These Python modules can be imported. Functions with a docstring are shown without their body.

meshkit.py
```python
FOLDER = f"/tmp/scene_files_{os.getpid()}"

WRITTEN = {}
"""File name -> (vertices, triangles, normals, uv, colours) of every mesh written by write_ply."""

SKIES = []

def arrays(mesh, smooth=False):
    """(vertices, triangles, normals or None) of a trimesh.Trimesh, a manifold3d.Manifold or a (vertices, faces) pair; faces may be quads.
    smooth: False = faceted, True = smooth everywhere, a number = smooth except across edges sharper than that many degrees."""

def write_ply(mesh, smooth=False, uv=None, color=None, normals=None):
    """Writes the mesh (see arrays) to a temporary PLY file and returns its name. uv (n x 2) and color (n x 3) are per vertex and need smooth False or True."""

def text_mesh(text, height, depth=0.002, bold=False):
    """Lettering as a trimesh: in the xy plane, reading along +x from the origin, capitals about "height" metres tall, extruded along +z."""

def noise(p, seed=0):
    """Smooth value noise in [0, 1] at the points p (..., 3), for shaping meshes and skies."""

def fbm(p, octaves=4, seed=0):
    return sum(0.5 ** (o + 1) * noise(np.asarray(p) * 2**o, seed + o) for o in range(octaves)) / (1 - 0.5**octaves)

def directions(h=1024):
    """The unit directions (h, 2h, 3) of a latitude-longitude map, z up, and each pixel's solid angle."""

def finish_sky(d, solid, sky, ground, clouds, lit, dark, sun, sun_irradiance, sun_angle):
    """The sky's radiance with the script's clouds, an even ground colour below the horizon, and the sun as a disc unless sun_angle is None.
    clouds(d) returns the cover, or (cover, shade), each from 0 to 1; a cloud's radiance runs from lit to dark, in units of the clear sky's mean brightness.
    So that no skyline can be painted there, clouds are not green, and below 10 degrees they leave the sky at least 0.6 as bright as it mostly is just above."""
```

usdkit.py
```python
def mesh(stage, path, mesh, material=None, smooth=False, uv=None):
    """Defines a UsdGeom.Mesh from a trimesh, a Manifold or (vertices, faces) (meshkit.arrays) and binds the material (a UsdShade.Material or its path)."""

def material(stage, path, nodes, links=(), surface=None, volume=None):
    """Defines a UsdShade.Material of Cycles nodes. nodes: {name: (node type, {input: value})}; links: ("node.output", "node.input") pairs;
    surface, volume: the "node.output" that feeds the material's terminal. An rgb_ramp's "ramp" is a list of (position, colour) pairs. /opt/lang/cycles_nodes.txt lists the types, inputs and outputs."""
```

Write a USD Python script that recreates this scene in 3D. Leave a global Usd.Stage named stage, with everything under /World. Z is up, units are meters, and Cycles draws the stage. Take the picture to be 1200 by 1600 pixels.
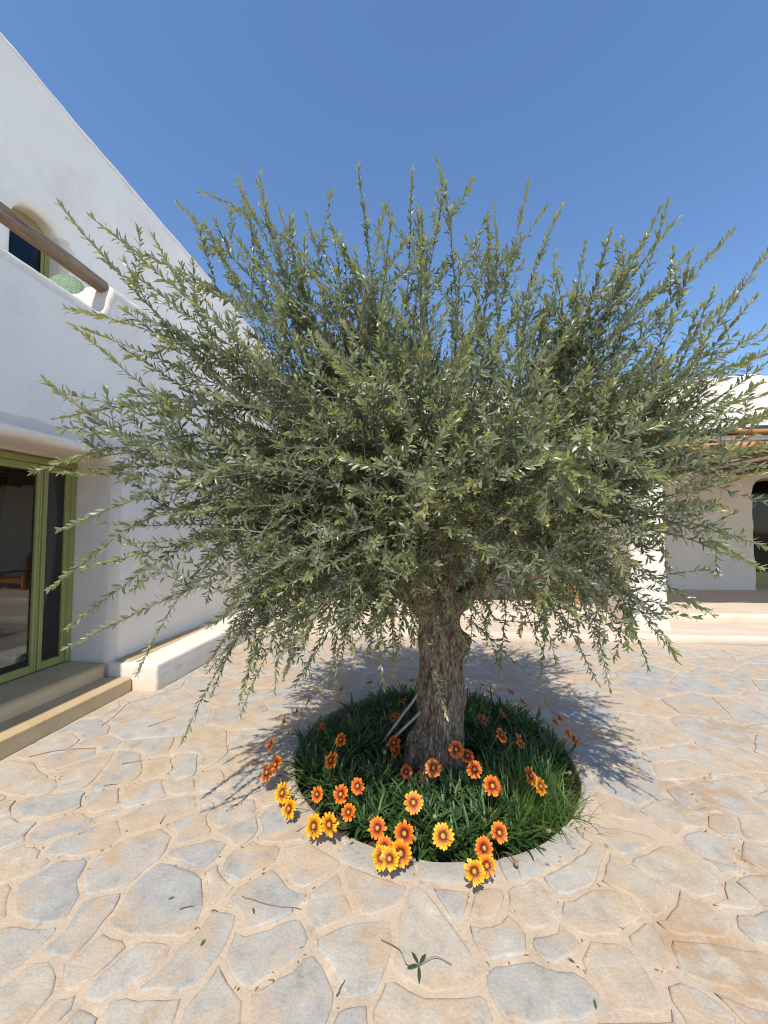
import math
import numpy as np
import trimesh
import usdkit
import meshkit
from pxr import Usd, UsdGeom, UsdLux, UsdShade, Gf, Sdf, Vt
from shapely.geometry import Polygon, Point, box as sbox
from shapely.ops import unary_union
from shapely import voronoi_polygons
from shapely.geometry import MultiPoint
from shapely.prepared import prep
from scipy.spatial import cKDTree

stage = Usd.Stage.CreateInMemory()
UsdGeom.SetStageUpAxis(stage, UsdGeom.Tokens.z)
UsdGeom.SetStageMetersPerUnit(stage, 1.0)
UsdGeom.Xform.Define(stage, '/World')
stage.SetDefaultPrim(stage.GetPrimAtPath('/World'))
UsdGeom.Scope.Define(stage, '/World/Looks')

# ------------------------------------------------------------------ camera
H = 1.65
yaw, pit = math.atan(82 / 600), math.atan(28 / 600)
FW = np.array([-math.sin(yaw) * math.cos(pit), math.cos(yaw) * math.cos(pit), math.sin(pit)])
RT = np.array([math.cos(yaw), math.sin(yaw), 0.0])
UP = np.cross(RT, FW)
cam = UsdGeom.Camera.Define(stage, '/World/camera')
cam.CreateHorizontalApertureAttr(36.0)
cam.CreateVerticalApertureAttr(48.0)
cam.CreateFocalLengthAttr(18.0)
cam.CreateClippingRangeAttr(Gf.Vec2f(0.05, 3000))
cam.CreateExposureAttr(EXPOSURE := 0.60)
cam.AddTransformOp().Set(Gf.Matrix4d(*RT, 0, *UP, 0, *(-FW), 0, 0, 0, H, 1))

# ------------------------------------------------------------------ sky and sun
S = np.array([-0.045, -0.70, 1.0]); S /= np.linalg.norm(S)
sun_el, sun_rot = math.asin(S[2]), math.atan2(S[0], S[1])
usdkit.material(stage, '/World/Looks/sky', {
    'sky': ('sky_texture', {'sky_type': 'single_scattering', 'sun_disc': False, 'sun_elevation': sun_el, 'sun_rotation': sun_rot,
                            'altitude': 400.0, 'air_density': 1.0, 'aerosol_density': 0.25, 'ozone_density': 4.0}),
    'hs': ('hsv', {'saturation': 1.06}), 'bg': ('background_shader', {'strength': 0.15})}, [('sky.color', 'hs.color'), ('hs.color', 'bg.color')], surface='bg.background')
dome = UsdLux.DomeLight.Define(stage, '/World/sky')
UsdShade.MaterialBindingAPI.Apply(dome.GetPrim()).Bind(UsdShade.Material.Get(stage, '/World/Looks/sky'))
dome.GetPrim().SetCustomDataByKey('kind', 'structure')
sun = UsdLux.DistantLight.Define(stage, '/World/sun')
sun.CreateNormalizeAttr(True); sun.CreateIntensityAttr(0.88); sun.CreateAngleAttr(0.5); sun.CreateColorAttr(Gf.Vec3f(1.0, 0.955, 0.88))
xa = np.cross([0, 1, 0], S); xa /= np.linalg.norm(xa); ya = np.cross(S, xa)
sun.AddTransformOp().Set(Gf.Matrix4d(*xa, 0, *ya, 0, *S, 0, 0, 0, 30, 1))

# ------------------------------------------------------------------ helpers
used = {}
def path_for(name, parent=None):
    base = (parent.GetPath().pathString if parent is not None else '/World') + '/' + name
    k = used.get(base, -1) + 1
    used[base] = k
    return base if k == 0 else f'{base}_{k:03d}'

def tag(p, label=None, cat=None, group=None, kind=None):
    p = p.GetPrim() if hasattr(p, 'GetPrim') else p
    for k, v in (('label', label), ('category', cat), ('group', group), ('kind', kind)):
        if v:
            p.SetCustomDataByKey(k, v)
    return p

def thing(name, label=None, cat=None, loc=None, group=None, kind=None, parent=None):
    x = UsdGeom.Xform.Define(stage, path_for(name, parent))
    if loc is not None:
        x.AddTranslateOp().Set(Gf.Vec3d(*map(float, loc)))
    return tag(x, label, cat, group, kind)

def obj(name, mesh, mat, parent=None, smooth=False, tint=None, edge=None, label=None, cat=None, group=None, kind=None, off=None):
    if off is not None:
        mesh = (np.asarray(mesh[0]) - off, mesh[1]) if isinstance(mesh, tuple) else trimesh.Trimesh(mesh.vertices - off, mesh.faces, process=False)
    m = usdkit.mesh(stage, path_for(name, parent), mesh, '/World/Looks/' + mat, smooth=smooth)
    api = UsdGeom.PrimvarsAPI(m)
    if tint is not None:
        api.CreatePrimvar('tint', Sdf.ValueTypeNames.Color3fArray, 'vertex').Set(Vt.Vec3fArray.FromNumpy(np.asarray(tint, np.float32)))
    if edge is not None:
        api.CreatePrimvar('edge', Sdf.ValueTypeNames.FloatArray, 'vertex').Set(Vt.FloatArray.FromNumpy(np.asarray(edge, np.float32)))
    return tag(m, label, cat, group, kind)

def nrmz(a):
    return a / np.maximum(np.linalg.norm(a, axis=-1, keepdims=True), 1e-9)

def join(parts):
    """parts: list of (v, f, tint)"""
    n = np.cumsum([0] + [len(p[0]) for p in parts])
    return (np.vstack([p[0] for p in parts]), np.vstack([p[1] + a for p, a in zip(parts, n)]), np.vstack([p[2] for p in parts]))

def bx(x0, x1, y0, y1, z0, z1, r=0.006):
    """A box with chamfered edges."""
    r = min(r, (x1 - x0) / 3, (y1 - y0) / 3, (z1 - z0) / 3)
    pts = []
    for sx in (0, 1):
        for sy in (0, 1):
            for sz in (0, 1):
                c = np.array([(x0, x1)[sx], (y0, y1)[sy], (z0, z1)[sz]]); d = np.array([r if sx == 0 else -r, r if sy == 0 else -r, r if sz == 0 else -r])
                for k in range(3):
                    q = c + d; q[k] = c[k]; pts.append(q)
    return trimesh.convex.convex_hull(np.array(pts))

def tube(P, R, sides=6, cap=True):
    P = np.asarray(P, float); n = len(P); R = np.broadcast_to(np.asarray(R, float), (n,))
    T = nrmz(np.gradient(P, axis=0))
    a = np.array([0, 0, 1.0]) if abs(T[0, 2]) < 0.9 else np.array([1.0, 0, 0])
    N = np.cross(T, a); N = nrmz(N); B = np.cross(T, N)
    th = np.arange(sides) / sides * 2 * np.pi
    V = P[:, None] + R[:, None, None] * (np.cos(th)[None, :, None] * N[:, None] + np.sin(th)[None, :, None] * B[:, None])
    V = V.reshape(-1, 3); i = np.arange(n - 1)[:, None] * sides; j = np.arange(sides)[None]; k = (j + 1) % sides
    q = np.stack([i + j, i + k, i + k + sides, i + j + sides], -1).reshape(-1, 4)
    F = np.vstack([q[:, [0, 2, 1]], q[:, [0, 3, 2]]])
    if cap:
        V = np.vstack([V, P[0], P[-1]]); c0, c1 = n * sides, n * sides + 1; j = np.arange(sides); k = (j + 1) % sides; e = (n - 1) * sides
        F = np.vstack([F, np.stack([np.full(sides, c0), j, k], 1), np.stack([np.full(sides, c1), e + k, e + j], 1)])
    return V, F

def bez(a, b, c, n):
    t = np.linspace(0, 1, n)[:, None]
    return (1 - t) ** 2 * a + 2 * t * (1 - t) * b + t ** 2 * c

def surface(fn, lo, hi, h):
    """Surface nets of the signed distance fn(p) < 0 inside the box lo..hi on a grid of step h."""
    lo, hi = np.array(lo, float), np.array(hi, float); n = np.ceil((hi - lo) / h).astype(int) + 1
    ax = [lo[k] + h * np.arange(n[k]) for k in range(3)]
    G = np.stack(np.meshgrid(*ax, indexing='ij'), -1); V = fn(G)
    c = tuple(x - 1 for x in n); acc = np.zeros(c + (3,)); cnt = np.zeros(c)
    sl = lambda d: tuple(slice(d[k], d[k] + c[k]) for k in range(3))
    base = G[sl((0, 0, 0))]
    for k in range(3):
        o = [m for m in range(3) if m != k]
        for a in (0, 1):
            for b in (0, 1):
                d0 = [0, 0, 0]; d0[o[0]] = a; d0[o[1]] = b; d1 = list(d0); d1[k] = 1
                v0, v1 = V[sl(d0)], V[sl(d1)]; x = (v0 < 0) != (v1 < 0)
                t = np.where(x, v0 / np.where(x, v0 - v1, 1), 0)
                p = np.broadcast_to(np.array(d0, float), acc.shape).copy(); p[..., k] = t
                acc += np.where(x[..., None], p, 0); cnt += x
    on = cnt > 0; idx = np.full(c, -1); idx[on] = np.arange(on.sum())
    P = (base + acc / np.maximum(cnt, 1)[..., None] * h)[on]; F = []
    for k in range(3):
        o = [m for m in range(3) if m != k]
        s0 = [slice(1, c[m]) if m != k else slice(0, c[m]) for m in range(3)]
        v0 = V[tuple(s0)]; s1 = list(s0); s1[k] = slice(1, c[k] + 1); v1 = V[tuple(s1)]
        x = (v0 < 0) != (v1 < 0)
        def cell(a, b):
            s = [slice(0, c[m]) for m in range(3)]; s[o[0]] = slice(1 - a, c[o[0]] - a); s[o[1]] = slice(1 - b, c[o[1]] - b)
            return idx[tuple(s)][x]
        q = np.stack([cell(1, 1), cell(0, 1), cell(0, 0), cell(1, 0)], -1); flip = (v0 < 0)[x]
        if k == 1:
            flip = ~flip
        q[~flip] = q[~flip][:, ::-1]; q = q[(q >= 0).all(1)]
        F += [q[:, [0, 1, 2]], q[:, [0, 2, 3]]]
    return trimesh.Trimesh(P, np.vstack(F), process=False)

def dbox(p, lo, hi, r=0.0):
    lo, hi = np.array(lo), np.array(hi); q = np.abs(p - (lo + hi) / 2) - (hi - lo) / 2 + r
    return np.linalg.norm(np.maximum(q, 0), axis=-1) + np.minimum(q.max(-1), 0) - r

def smax(a, b, k):
    h = np.clip(0.5 - 0.5 * (a - b) / k, 0, 1)
    return a * (1 - h) + b * h + k * h * (1 - h)

def smin(a, b, k):
    return -smax(-a, -b, k)

# ------------------------------------------------------------------ materials
def mat(name, nodes, links, surface='p.BSDF'):
    links = [((a.replace('.result', '.value') if nodes[a.split('.')[0]][0] == 'math' else a), b) for a, b in links]
    usdkit.material(stage, '/World/Looks/' + name, nodes, links, surface=surface)

def simple(name, c1, c2, scale=6.0, rough=0.7, bump=0.0, bscale=60.0, spec=0.5, stretch=(1, 1, 1), detail=5.0, metallic=0.0):
    mat(name, {'g': ('texture_coordinate', {}), 'm': ('mapping', {'scale': stretch}), 'n': ('noise_texture', {'scale': scale, 'detail': detail, 'roughness': 0.6}),
               'r': ('rgb_ramp', {'ramp': [(0.3, c1), (0.7, c2)]}), 'n2': ('noise_texture', {'scale': bscale, 'detail': 4.0}),
               'b': ('bump', {'strength': bump, 'distance': 0.01}), 'p': ('principled_bsdf', {'roughness': rough, 'specular_ior_level': spec, 'metallic': metallic})},
        [('g.object', 'm.vector'), ('m.vector', 'n.vector'), ('m.vector', 'n2.vector'), ('n.fac', 'r.fac'), ('r.color', 'p.base_color'), ('n2.fac', 'b.height')] + ([('b.normal', 'p.normal')] if bump else []))

# white plaster, dusty where it meets the ground
mat('white_plaster', {
    'g': ('geometry', {}), 'n': ('noise_texture', {'scale': 1.3, 'detail': 8.0, 'roughness': 0.65}), 'r': ('rgb_ramp', {'ramp': [(0.32, (0.635, 0.555, 0.47)), (0.45, (0.69, 0.61, 0.515)), (0.68, (0.74, 0.655, 0.555))]}),
    's': ('separate_xyz', {}), 'n3': ('noise_texture', {'scale': 5.0, 'detail': 5.0}), 'ma': ('math', {'math_type': 'multiply_add', 'value2': 0.25, 'value3': 0.0}),
    'sub': ('math', {'math_type': 'subtract'}), 'mr': ('map_range', {'from_min': -0.12, 'from_max': 0.06, 'to_min': 0.75, 'to_max': 0.0, 'clamp': True}),
    'mx': ('mix_color', {'blend_type': 'mix', 'b': (0.62, 0.50, 0.37)}),
    'n2': ('noise_texture', {'scale': 22.0, 'detail': 7.0, 'roughness': 0.6}), 'b': ('bump', {'strength': 0.35, 'distance': 0.006}),
    'n5': ('noise_texture', {'scale': 3.5, 'detail': 3.0}), 'b2': ('bump', {'strength': 0.5, 'distance': 0.03}),
    'p': ('principled_bsdf', {'roughness': 0.85, 'specular_ior_level': 0.25})},
    [('g.position', 'n.vector'), ('g.position', 'n2.vector'), ('g.position', 'n3.vector'), ('g.position', 'n5.vector'), ('n.fac', 'r.fac'), ('g.position', 's.vector'), ('n3.fac', 'ma.value1'), ('s.z', 'sub.value1'), ('ma.result', 'sub.value2'),
     ('sub.result', 'mr.value'), ('mr.result', 'mx.fac'), ('r.color', 'mx.a'), ('mx.result', 'p.base_color'), ('n2.fac', 'b.height'), ('n5.fac', 'b2.height'), ('b2.normal', 'b.normal'), ('b.normal', 'p.normal')])
simple('beige_plaster', (0.60, 0.55, 0.50), (0.68, 0.63, 0.58), 1.5, 0.9, 0.4, 25.0, 0.2)
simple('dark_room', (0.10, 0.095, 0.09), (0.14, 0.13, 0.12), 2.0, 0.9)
simple('curtain', (0.52, 0.54, 0.57), (0.60, 0.62, 0.64), 5.0, 0.95)
simple('olive_paint', (0.225, 0.212, 0.058), (0.270, 0.252, 0.078), 9.0, 0.45, 0.1, 120.0)
simple('step_stone', (0.43, 0.30, 0.155), (0.53, 0.39, 0.22), 2.6, 0.75, 0.35, 45.0, 0.35)
simple('terrace_stone', (0.52, 0.42, 0.31), (0.62, 0.52, 0.40), 1.6, 0.8, 0.3, 40.0, 0.3, (1, 3, 1))
simple('log_wood', (0.10, 0.06, 0.035), (0.34, 0.24, 0.15), 16.0, 0.75, 1.0, 22.0, 0.3, (3.5, 0.22, 3.5), 9.0)
simple('orange_wood', (0.36, 0.15, 0.035), (0.52, 0.26, 0.08), 8.0, 0.55, 0.5, 40.0, 0.4, (0.3, 2, 2), 6.0)
simple('black_metal', (0.02, 0.02, 0.02), (0.035, 0.033, 0.03), 8.0, 0.5)
simple('plastic_white', (0.66, 0.64, 0.60), (0.72, 0.70, 0.67), 8.0, 0.4)
simple('terracotta', (0.36, 0.17, 0.10), (0.46, 0.24, 0.15), 7.0, 0.8, 0.3)
simple('cactus_skin', (0.06, 0.12, 0.045), (0.15, 0.22, 0.10), 30.0, 0.55, 0.8, 60.0)
simple('stake_wood', (0.30, 0.28, 0.25), (0.42, 0.40, 0.37), 12.0, 0.8, 0.4, 60.0, 0.3, (1, 1, 0.15))
simple('soil', (0.035, 0.024, 0.016), (0.10, 0.07, 0.045), 14.0, 0.95, 1.0, 40.0, 0.1)
simple('ground_earth', (0.34, 0.25, 0.16), (0.46, 0.35, 0.23), 0.4, 0.95, 0.5, 5.0, 0.1)
simple('twig', (0.11, 0.075, 0.05), (0.20, 0.14, 0.095), 30.0, 0.8)
simple('dead_bloom', (0.20, 0.14, 0.05), (0.36, 0.26, 0.09), 60.0, 0.8)
simple('green_bud', (0.16, 0.22, 0.06), (0.30, 0.34, 0.09), 60.0, 0.6)
simple('kerb_stone', (0.31, 0.28, 0.235), (0.42, 0.38, 0.32), 6.0, 0.85, 0.6, 50.0, 0.2)

# bark: ridges that run up the stem
mat('bark', {
    'g': ('geometry', {}), 'm': ('mapping', {'scale': (1, 1, 0.28)}), 'n': ('noise_texture', {'scale': 34.0, 'detail': 6.0, 'roughness': 0.65, 'distortion': 0.6}),
    'dn': ('noise_texture', {'scale': 14.0, 'detail': 3.0}), 'dsc': ('vector_math', {'math_type': 'multiply', 'vector2': (0.055, 0.055, 0.02)}), 'dv': ('vector_math', {'math_type': 'add'}), 'v': ('voronoi_texture', {'feature': 'distance_to_edge', 'scale': 52.0}), 'mm': ('math', {'math_type': 'multiply_add', 'value2': 0.75}), 'hm': ('math', {'math_type': 'multiply', 'value2': 0.95}),
    'r': ('rgb_ramp', {'ramp': [(0.34, (0.036, 0.023, 0.014)), (0.50, (0.165, 0.113, 0.073)), (0.70, (0.33, 0.245, 0.170)), (0.9, (0.47, 0.375, 0.28))]}),
    'b': ('bump', {'strength': 1.0, 'distance': 0.022}), 'p': ('principled_bsdf', {'roughness': 0.9, 'specular_ior_level': 0.2})},
    [('g.position', 'm.vector'), ('m.vector', 'n.vector'), ('m.vector', 'dn.vector'), ('dn.color', 'dsc.vector1'), ('dsc.vector', 'dv.vector1'), ('m.vector', 'dv.vector2'), ('dv.vector', 'v.vector'), ('v.distance', 'mm.value1'), ('n.fac', 'hm.value1'), ('hm.result', 'mm.value3'), ('mm.result', 'r.fac'), ('mm.result', 'b.height'), ('r.color', 'p.base_color'), ('b.normal', 'p.normal')])

def leafy(name, back, back_mix, trans, rough, tcol):
    mat(name, {
        'a': ('attribute', {'attribute': 'tint'}), 'g': ('geometry', {}), 'bm': ('math', {'math_type': 'multiply', 'value2': back_mix}),
        'mx': ('mix_color', {'blend_type': 'mix', 'b': back}), 'p': ('principled_bsdf', {'roughness': rough, 'specular_ior_level': 0.5}),
        'tm': ('mix_color', {'blend_type': 'multiply', 'fac': 1.0, 'b': tcol}), 't': ('translucent_bsdf', {}), 'mc': ('mix_closure', {'fac': trans})},
        [('g.backfacing', 'bm.value1'), ('bm.result', 'mx.fac'), ('a.color', 'mx.a'), ('mx.result', 'p.base_color'), ('a.color', 'tm.a'), ('tm.result', 't.color'), ('p.BSDF', 'mc.closure1'), ('t.BSDF', 'mc.closure2')], surface='mc.closure')
leafy('olive_leaf', (0.235, 0.25, 0.18), 0.75, 0.22, 0.36, (2.6, 2.6, 1.0))
leafy('bed_leaf', (0.10, 0.14, 0.07), 0.5, 0.25, 0.46, (2.0, 2.2, 0.7))
leafy('petal', (0.5, 0.3, 0.04), 0.3, 0.3, 0.5, (1.1, 1.0, 0.8))

# flagstone: grey-blue and sandy stone, tan dust towards the joints, brown clay where it was spilt
DIRT = [((1.05, 1.73), 0.20), ((1.16, 1.63), 0.22), ((0.93, 1.73), 0.12), ((1.53, 2.66), 0.26), ((1.53, 2.22), 0.13), ((1.72, 2.75), 0.2), ((2.4, 3.6), 0.3), ((1.30, 1.50), 0.2)]
def stone_nodes(kind):
    nodes = {
        'g': ('geometry', {}), 'oi': ('object_info', {}), 'ad': ('math', {'math_type': 'add'}), 'fr': ('math', {'math_type': 'fraction'}),
        'base': ('rgb_ramp', {'ramp': [(0.0, (0.36, 0.335, 0.295)), (0.3, (0.43, 0.385, 0.325)), (0.5, (0.345, 0.33, 0.30)), (0.75, (0.435, 0.38, 0.305)), (1.0, (0.45, 0.37, 0.275))]}),
        'mo': ('noise_texture', {'scale': 9.0, 'detail': 9.0, 'roughness': 0.7}), 'mor': ('rgb_ramp', {'ramp': [(0.28, (0.66, 0.67, 0.69)), (0.46, (0.96, 0.96, 0.96)), (0.58, (1.04, 1.04, 1.03)), (0.75, (1.34, 1.32, 1.29))]}),
        'mul': ('mix_color', {'blend_type': 'multiply', 'fac': 1.0, 'use_clamp_result': False}),
        'n': ('noise_texture', {'scale': 3.2, 'detail': 8.0, 'roughness': 0.62, 'distortion': 0.4}), 'at': ('attribute', {'attribute': 'edge'}),
        'e': ('map_range', {'from_min': 0.0, 'from_max': 1.0, 'to_min': 0.05, 'to_max': 0.0}), 'ea': ('math', {'math_type': 'add'}),
        'tr': ('map_range', {'from_min': 0.475, 'from_max': 0.585, 'to_min': 0.0, 'to_max': 0.88, 'clamp': True}),
        'tan': ('rgb_ramp', {'ramp': [(0.3, (0.41, 0.29, 0.18)), (0.7, (0.50, 0.385, 0.265))]}), 'mt': ('mix_color', {'blend_type': 'mix'}),
        'sp': ('noise_texture', {'scale': 90.0, 'detail': 3.0}), 'spr': ('rgb_ramp', {'ramp': [(0.2, (0.86, 0.86, 0.86)), (0.5, (1, 1, 1)), (0.8, (1.1, 1.1, 1.1))]}), 'ms': ('mix_color', {'blend_type': 'multiply', 'fac': 1.0, 'use_clamp_result': False}),
        'dn': ('noise_texture', {'scale': 7.0, 'detail': 9.0, 'roughness': 0.72}), 'dm': ('map_range', {'from_min': 0.44, 'from_max': 0.60, 'to_min': 0.0, 'to_max': 1.0, 'clamp': True}), 'dx': ('math', {'math_type': 'multiply'}),
        'dc': ('rgb_ramp', {'ramp': [(0.35, (0.25, 0.145, 0.07)), (0.65, (0.43, 0.29, 0.17))]}), 'md': ('mix_color', {'blend_type': 'mix'}),
        'b1': ('bump', {'strength': 0.55, 'distance': 0.012}), 'b2': ('bump', {'strength': 0.4, 'distance': 0.004}), 'p': ('principled_bsdf', {'roughness': 0.82, 'specular_ior_level': 0.25})}
    links = [('g.position', x + '.vector') for x in ('mo', 'n', 'sp', 'dn')] + [
        ('oi.random', 'ad.value1'), ('g.random_per_island', 'ad.value2'), ('ad.result', 'fr.value1'), ('fr.result', 'base.fac'), ('mo.fac', 'mor.fac'), ('base.color', 'mul.a'), ('mor.color', 'mul.b'),
        ('at.fac', 'e.value'), ('n.fac', 'ea.value1'), ('e.result', 'ea.value2'), ('ea.result', 'tr.value'), ('mo.fac', 'tan.fac'), ('tr.result', 'mt.fac'), ('mul.result', 'mt.a'), ('tan.color', 'mt.b'),
        ('sp.fac', 'spr.fac'), ('mt.result', 'ms.a'), ('spr.color', 'ms.b'), ('ms.result', 'md.a'), ('dn.fac', 'dc.fac'), ('dc.color', 'md.b'), ('dn.fac', 'dm.value'), ('md.result', 'p.base_color'),
        ('mo.fac', 'b1.height'), ('sp.fac', 'b2.height'), ('b1.normal', 'b2.normal'), ('b2.normal', 'p.normal')]
    prev = None
    for i, ((x, y), r) in enumerate(DIRT):
        nodes[f'd{i}'] = ('vector_math', {'math_type': 'distance', 'vector2': (x, y, 0.01)})
        nodes[f'k{i}'] = ('map_range', {'from_min': r * 0.35, 'from_max': r * 1.15, 'to_min': 1.0, 'to_max': 0.0, 'clamp': True})
        links += [('g.position', f'd{i}.vector1'), (f'd{i}.value', f'k{i}.value')]
        if prev:
            nodes[f'x{i}'] = ('math', {'math_type': 'maximum'}); links += [(prev, f'x{i}.value1'), (f'k{i}.result', f'x{i}.value2')]; prev = f'x{i}.result'
        else:
            prev = f'k{i}.result'
    links += [('dm.result', 'dx.value1'), (prev, 'dx.value2'), ('dx.result', 'md.fac')]
    if kind == 'mortar':
        nodes['base'] = ('rgb_ramp', {'ramp': [(0.0, (0.49, 0.385, 0.28)), (1.0, (0.49, 0.385, 0.28))]})
        nodes['tr'] = ('map_range', {'from_min': 0.45, 'from_max': 0.7, 'to_min': 0.0, 'to_max': 0.6, 'clamp': True})
        nodes['e'] = ('map_range', {'from_min': 0.0, 'from_max': 1.0, 'to_min': 0.0, 'to_max': 0.0})
        nodes['tan'] = ('rgb_ramp', {'ramp': [(0.3, (0.56, 0.46, 0.35)), (0.7, (0.38, 0.27, 0.17))]})
    return nodes, links
mat('flagstone', *stone_nodes('stone')); mat('mortar', *stone_nodes('mortar'))

# window panes
mat('porch_pane', {'f': ('fresnel', {'IOR': 1.35}), 't': ('transparent_bsdf', {'color': (0.35, 0.37, 0.36)}), 'gl': ('glossy_bsdf', {'color': (0.8, 0.82, 0.85), 'roughness': 0.05}), 'm': ('mix_closure', {})},
    [('f.fac', 'm.fac'), ('t.BSDF', 'm.closure1'), ('gl.BSDF', 'm.closure2')], surface='m.closure')
mat('pane', {'f': ('fresnel', {'IOR': 1.5}), 'fa': ('math', {'math_type': 'multiply_add', 'value2': 1.0, 'value3': 0.03}), 't': ('transparent_bsdf', {'color': (0.42, 0.44, 0.43)}), 'gl': ('glossy_bsdf', {'color': (0.95, 0.97, 1.0), 'roughness': 0.02}), 'm': ('mix_closure', {})},
    [('f.fac', 'fa.value1'), ('fa.result', 'm.fac'), ('t.BSDF', 'm.closure1'), ('gl.BSDF', 'm.closure2')], surface='m.closure')

# ------------------------------------------------------------------ ground and paving
BED, BR = np.array([-0.05, 3.0]), 1.0
rng = np.random.default_rng(11)
gs = np.array([[-300, -300, -0.3], [300, -300, -0.3], [300, 300, -0.3], [-300, 300, -0.3]], float)
obj('ground', (gs, np.array([[0, 1, 2, 3]])), 'ground_earth', kind='structure')

paving = thing('paving', kind='structure')
def mortar_height(x, y):
    p = np.stack([x, y, np.zeros_like(x)], -1)
    return 0.006 * (meshkit.fbm(p * 2.2, 3, 5) - 0.5) + 0.010 * (meshkit.fbm(p * 9.0, 3, 9) - 0.5)
gx, gy = np.arange(-3.3, 10.01, 0.045), np.arange(-1.4, 6.21, 0.045)
X, Y = np.meshgrid(gx, gy, indexing='ij')
V = np.stack([X, Y, mortar_height(X, Y) + 0.0055], -1).reshape(-1, 3)
i, j = np.meshgrid(np.arange(len(gx) - 1), np.arange(len(gy) - 1), indexing='ij'); n1 = len(gy)
q = np.stack([i * n1 + j, (i + 1) * n1 + j, (i + 1) * n1 + j + 1, i * n1 + j + 1], -1).reshape(-1, 4)
cen = V[q].mean(1)[:, :2]
q = q[np.linalg.norm(cen - BED, axis=1) > BR + 0.05]
obj('mortar', (V, q), 'mortar', paving, smooth=True)

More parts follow.
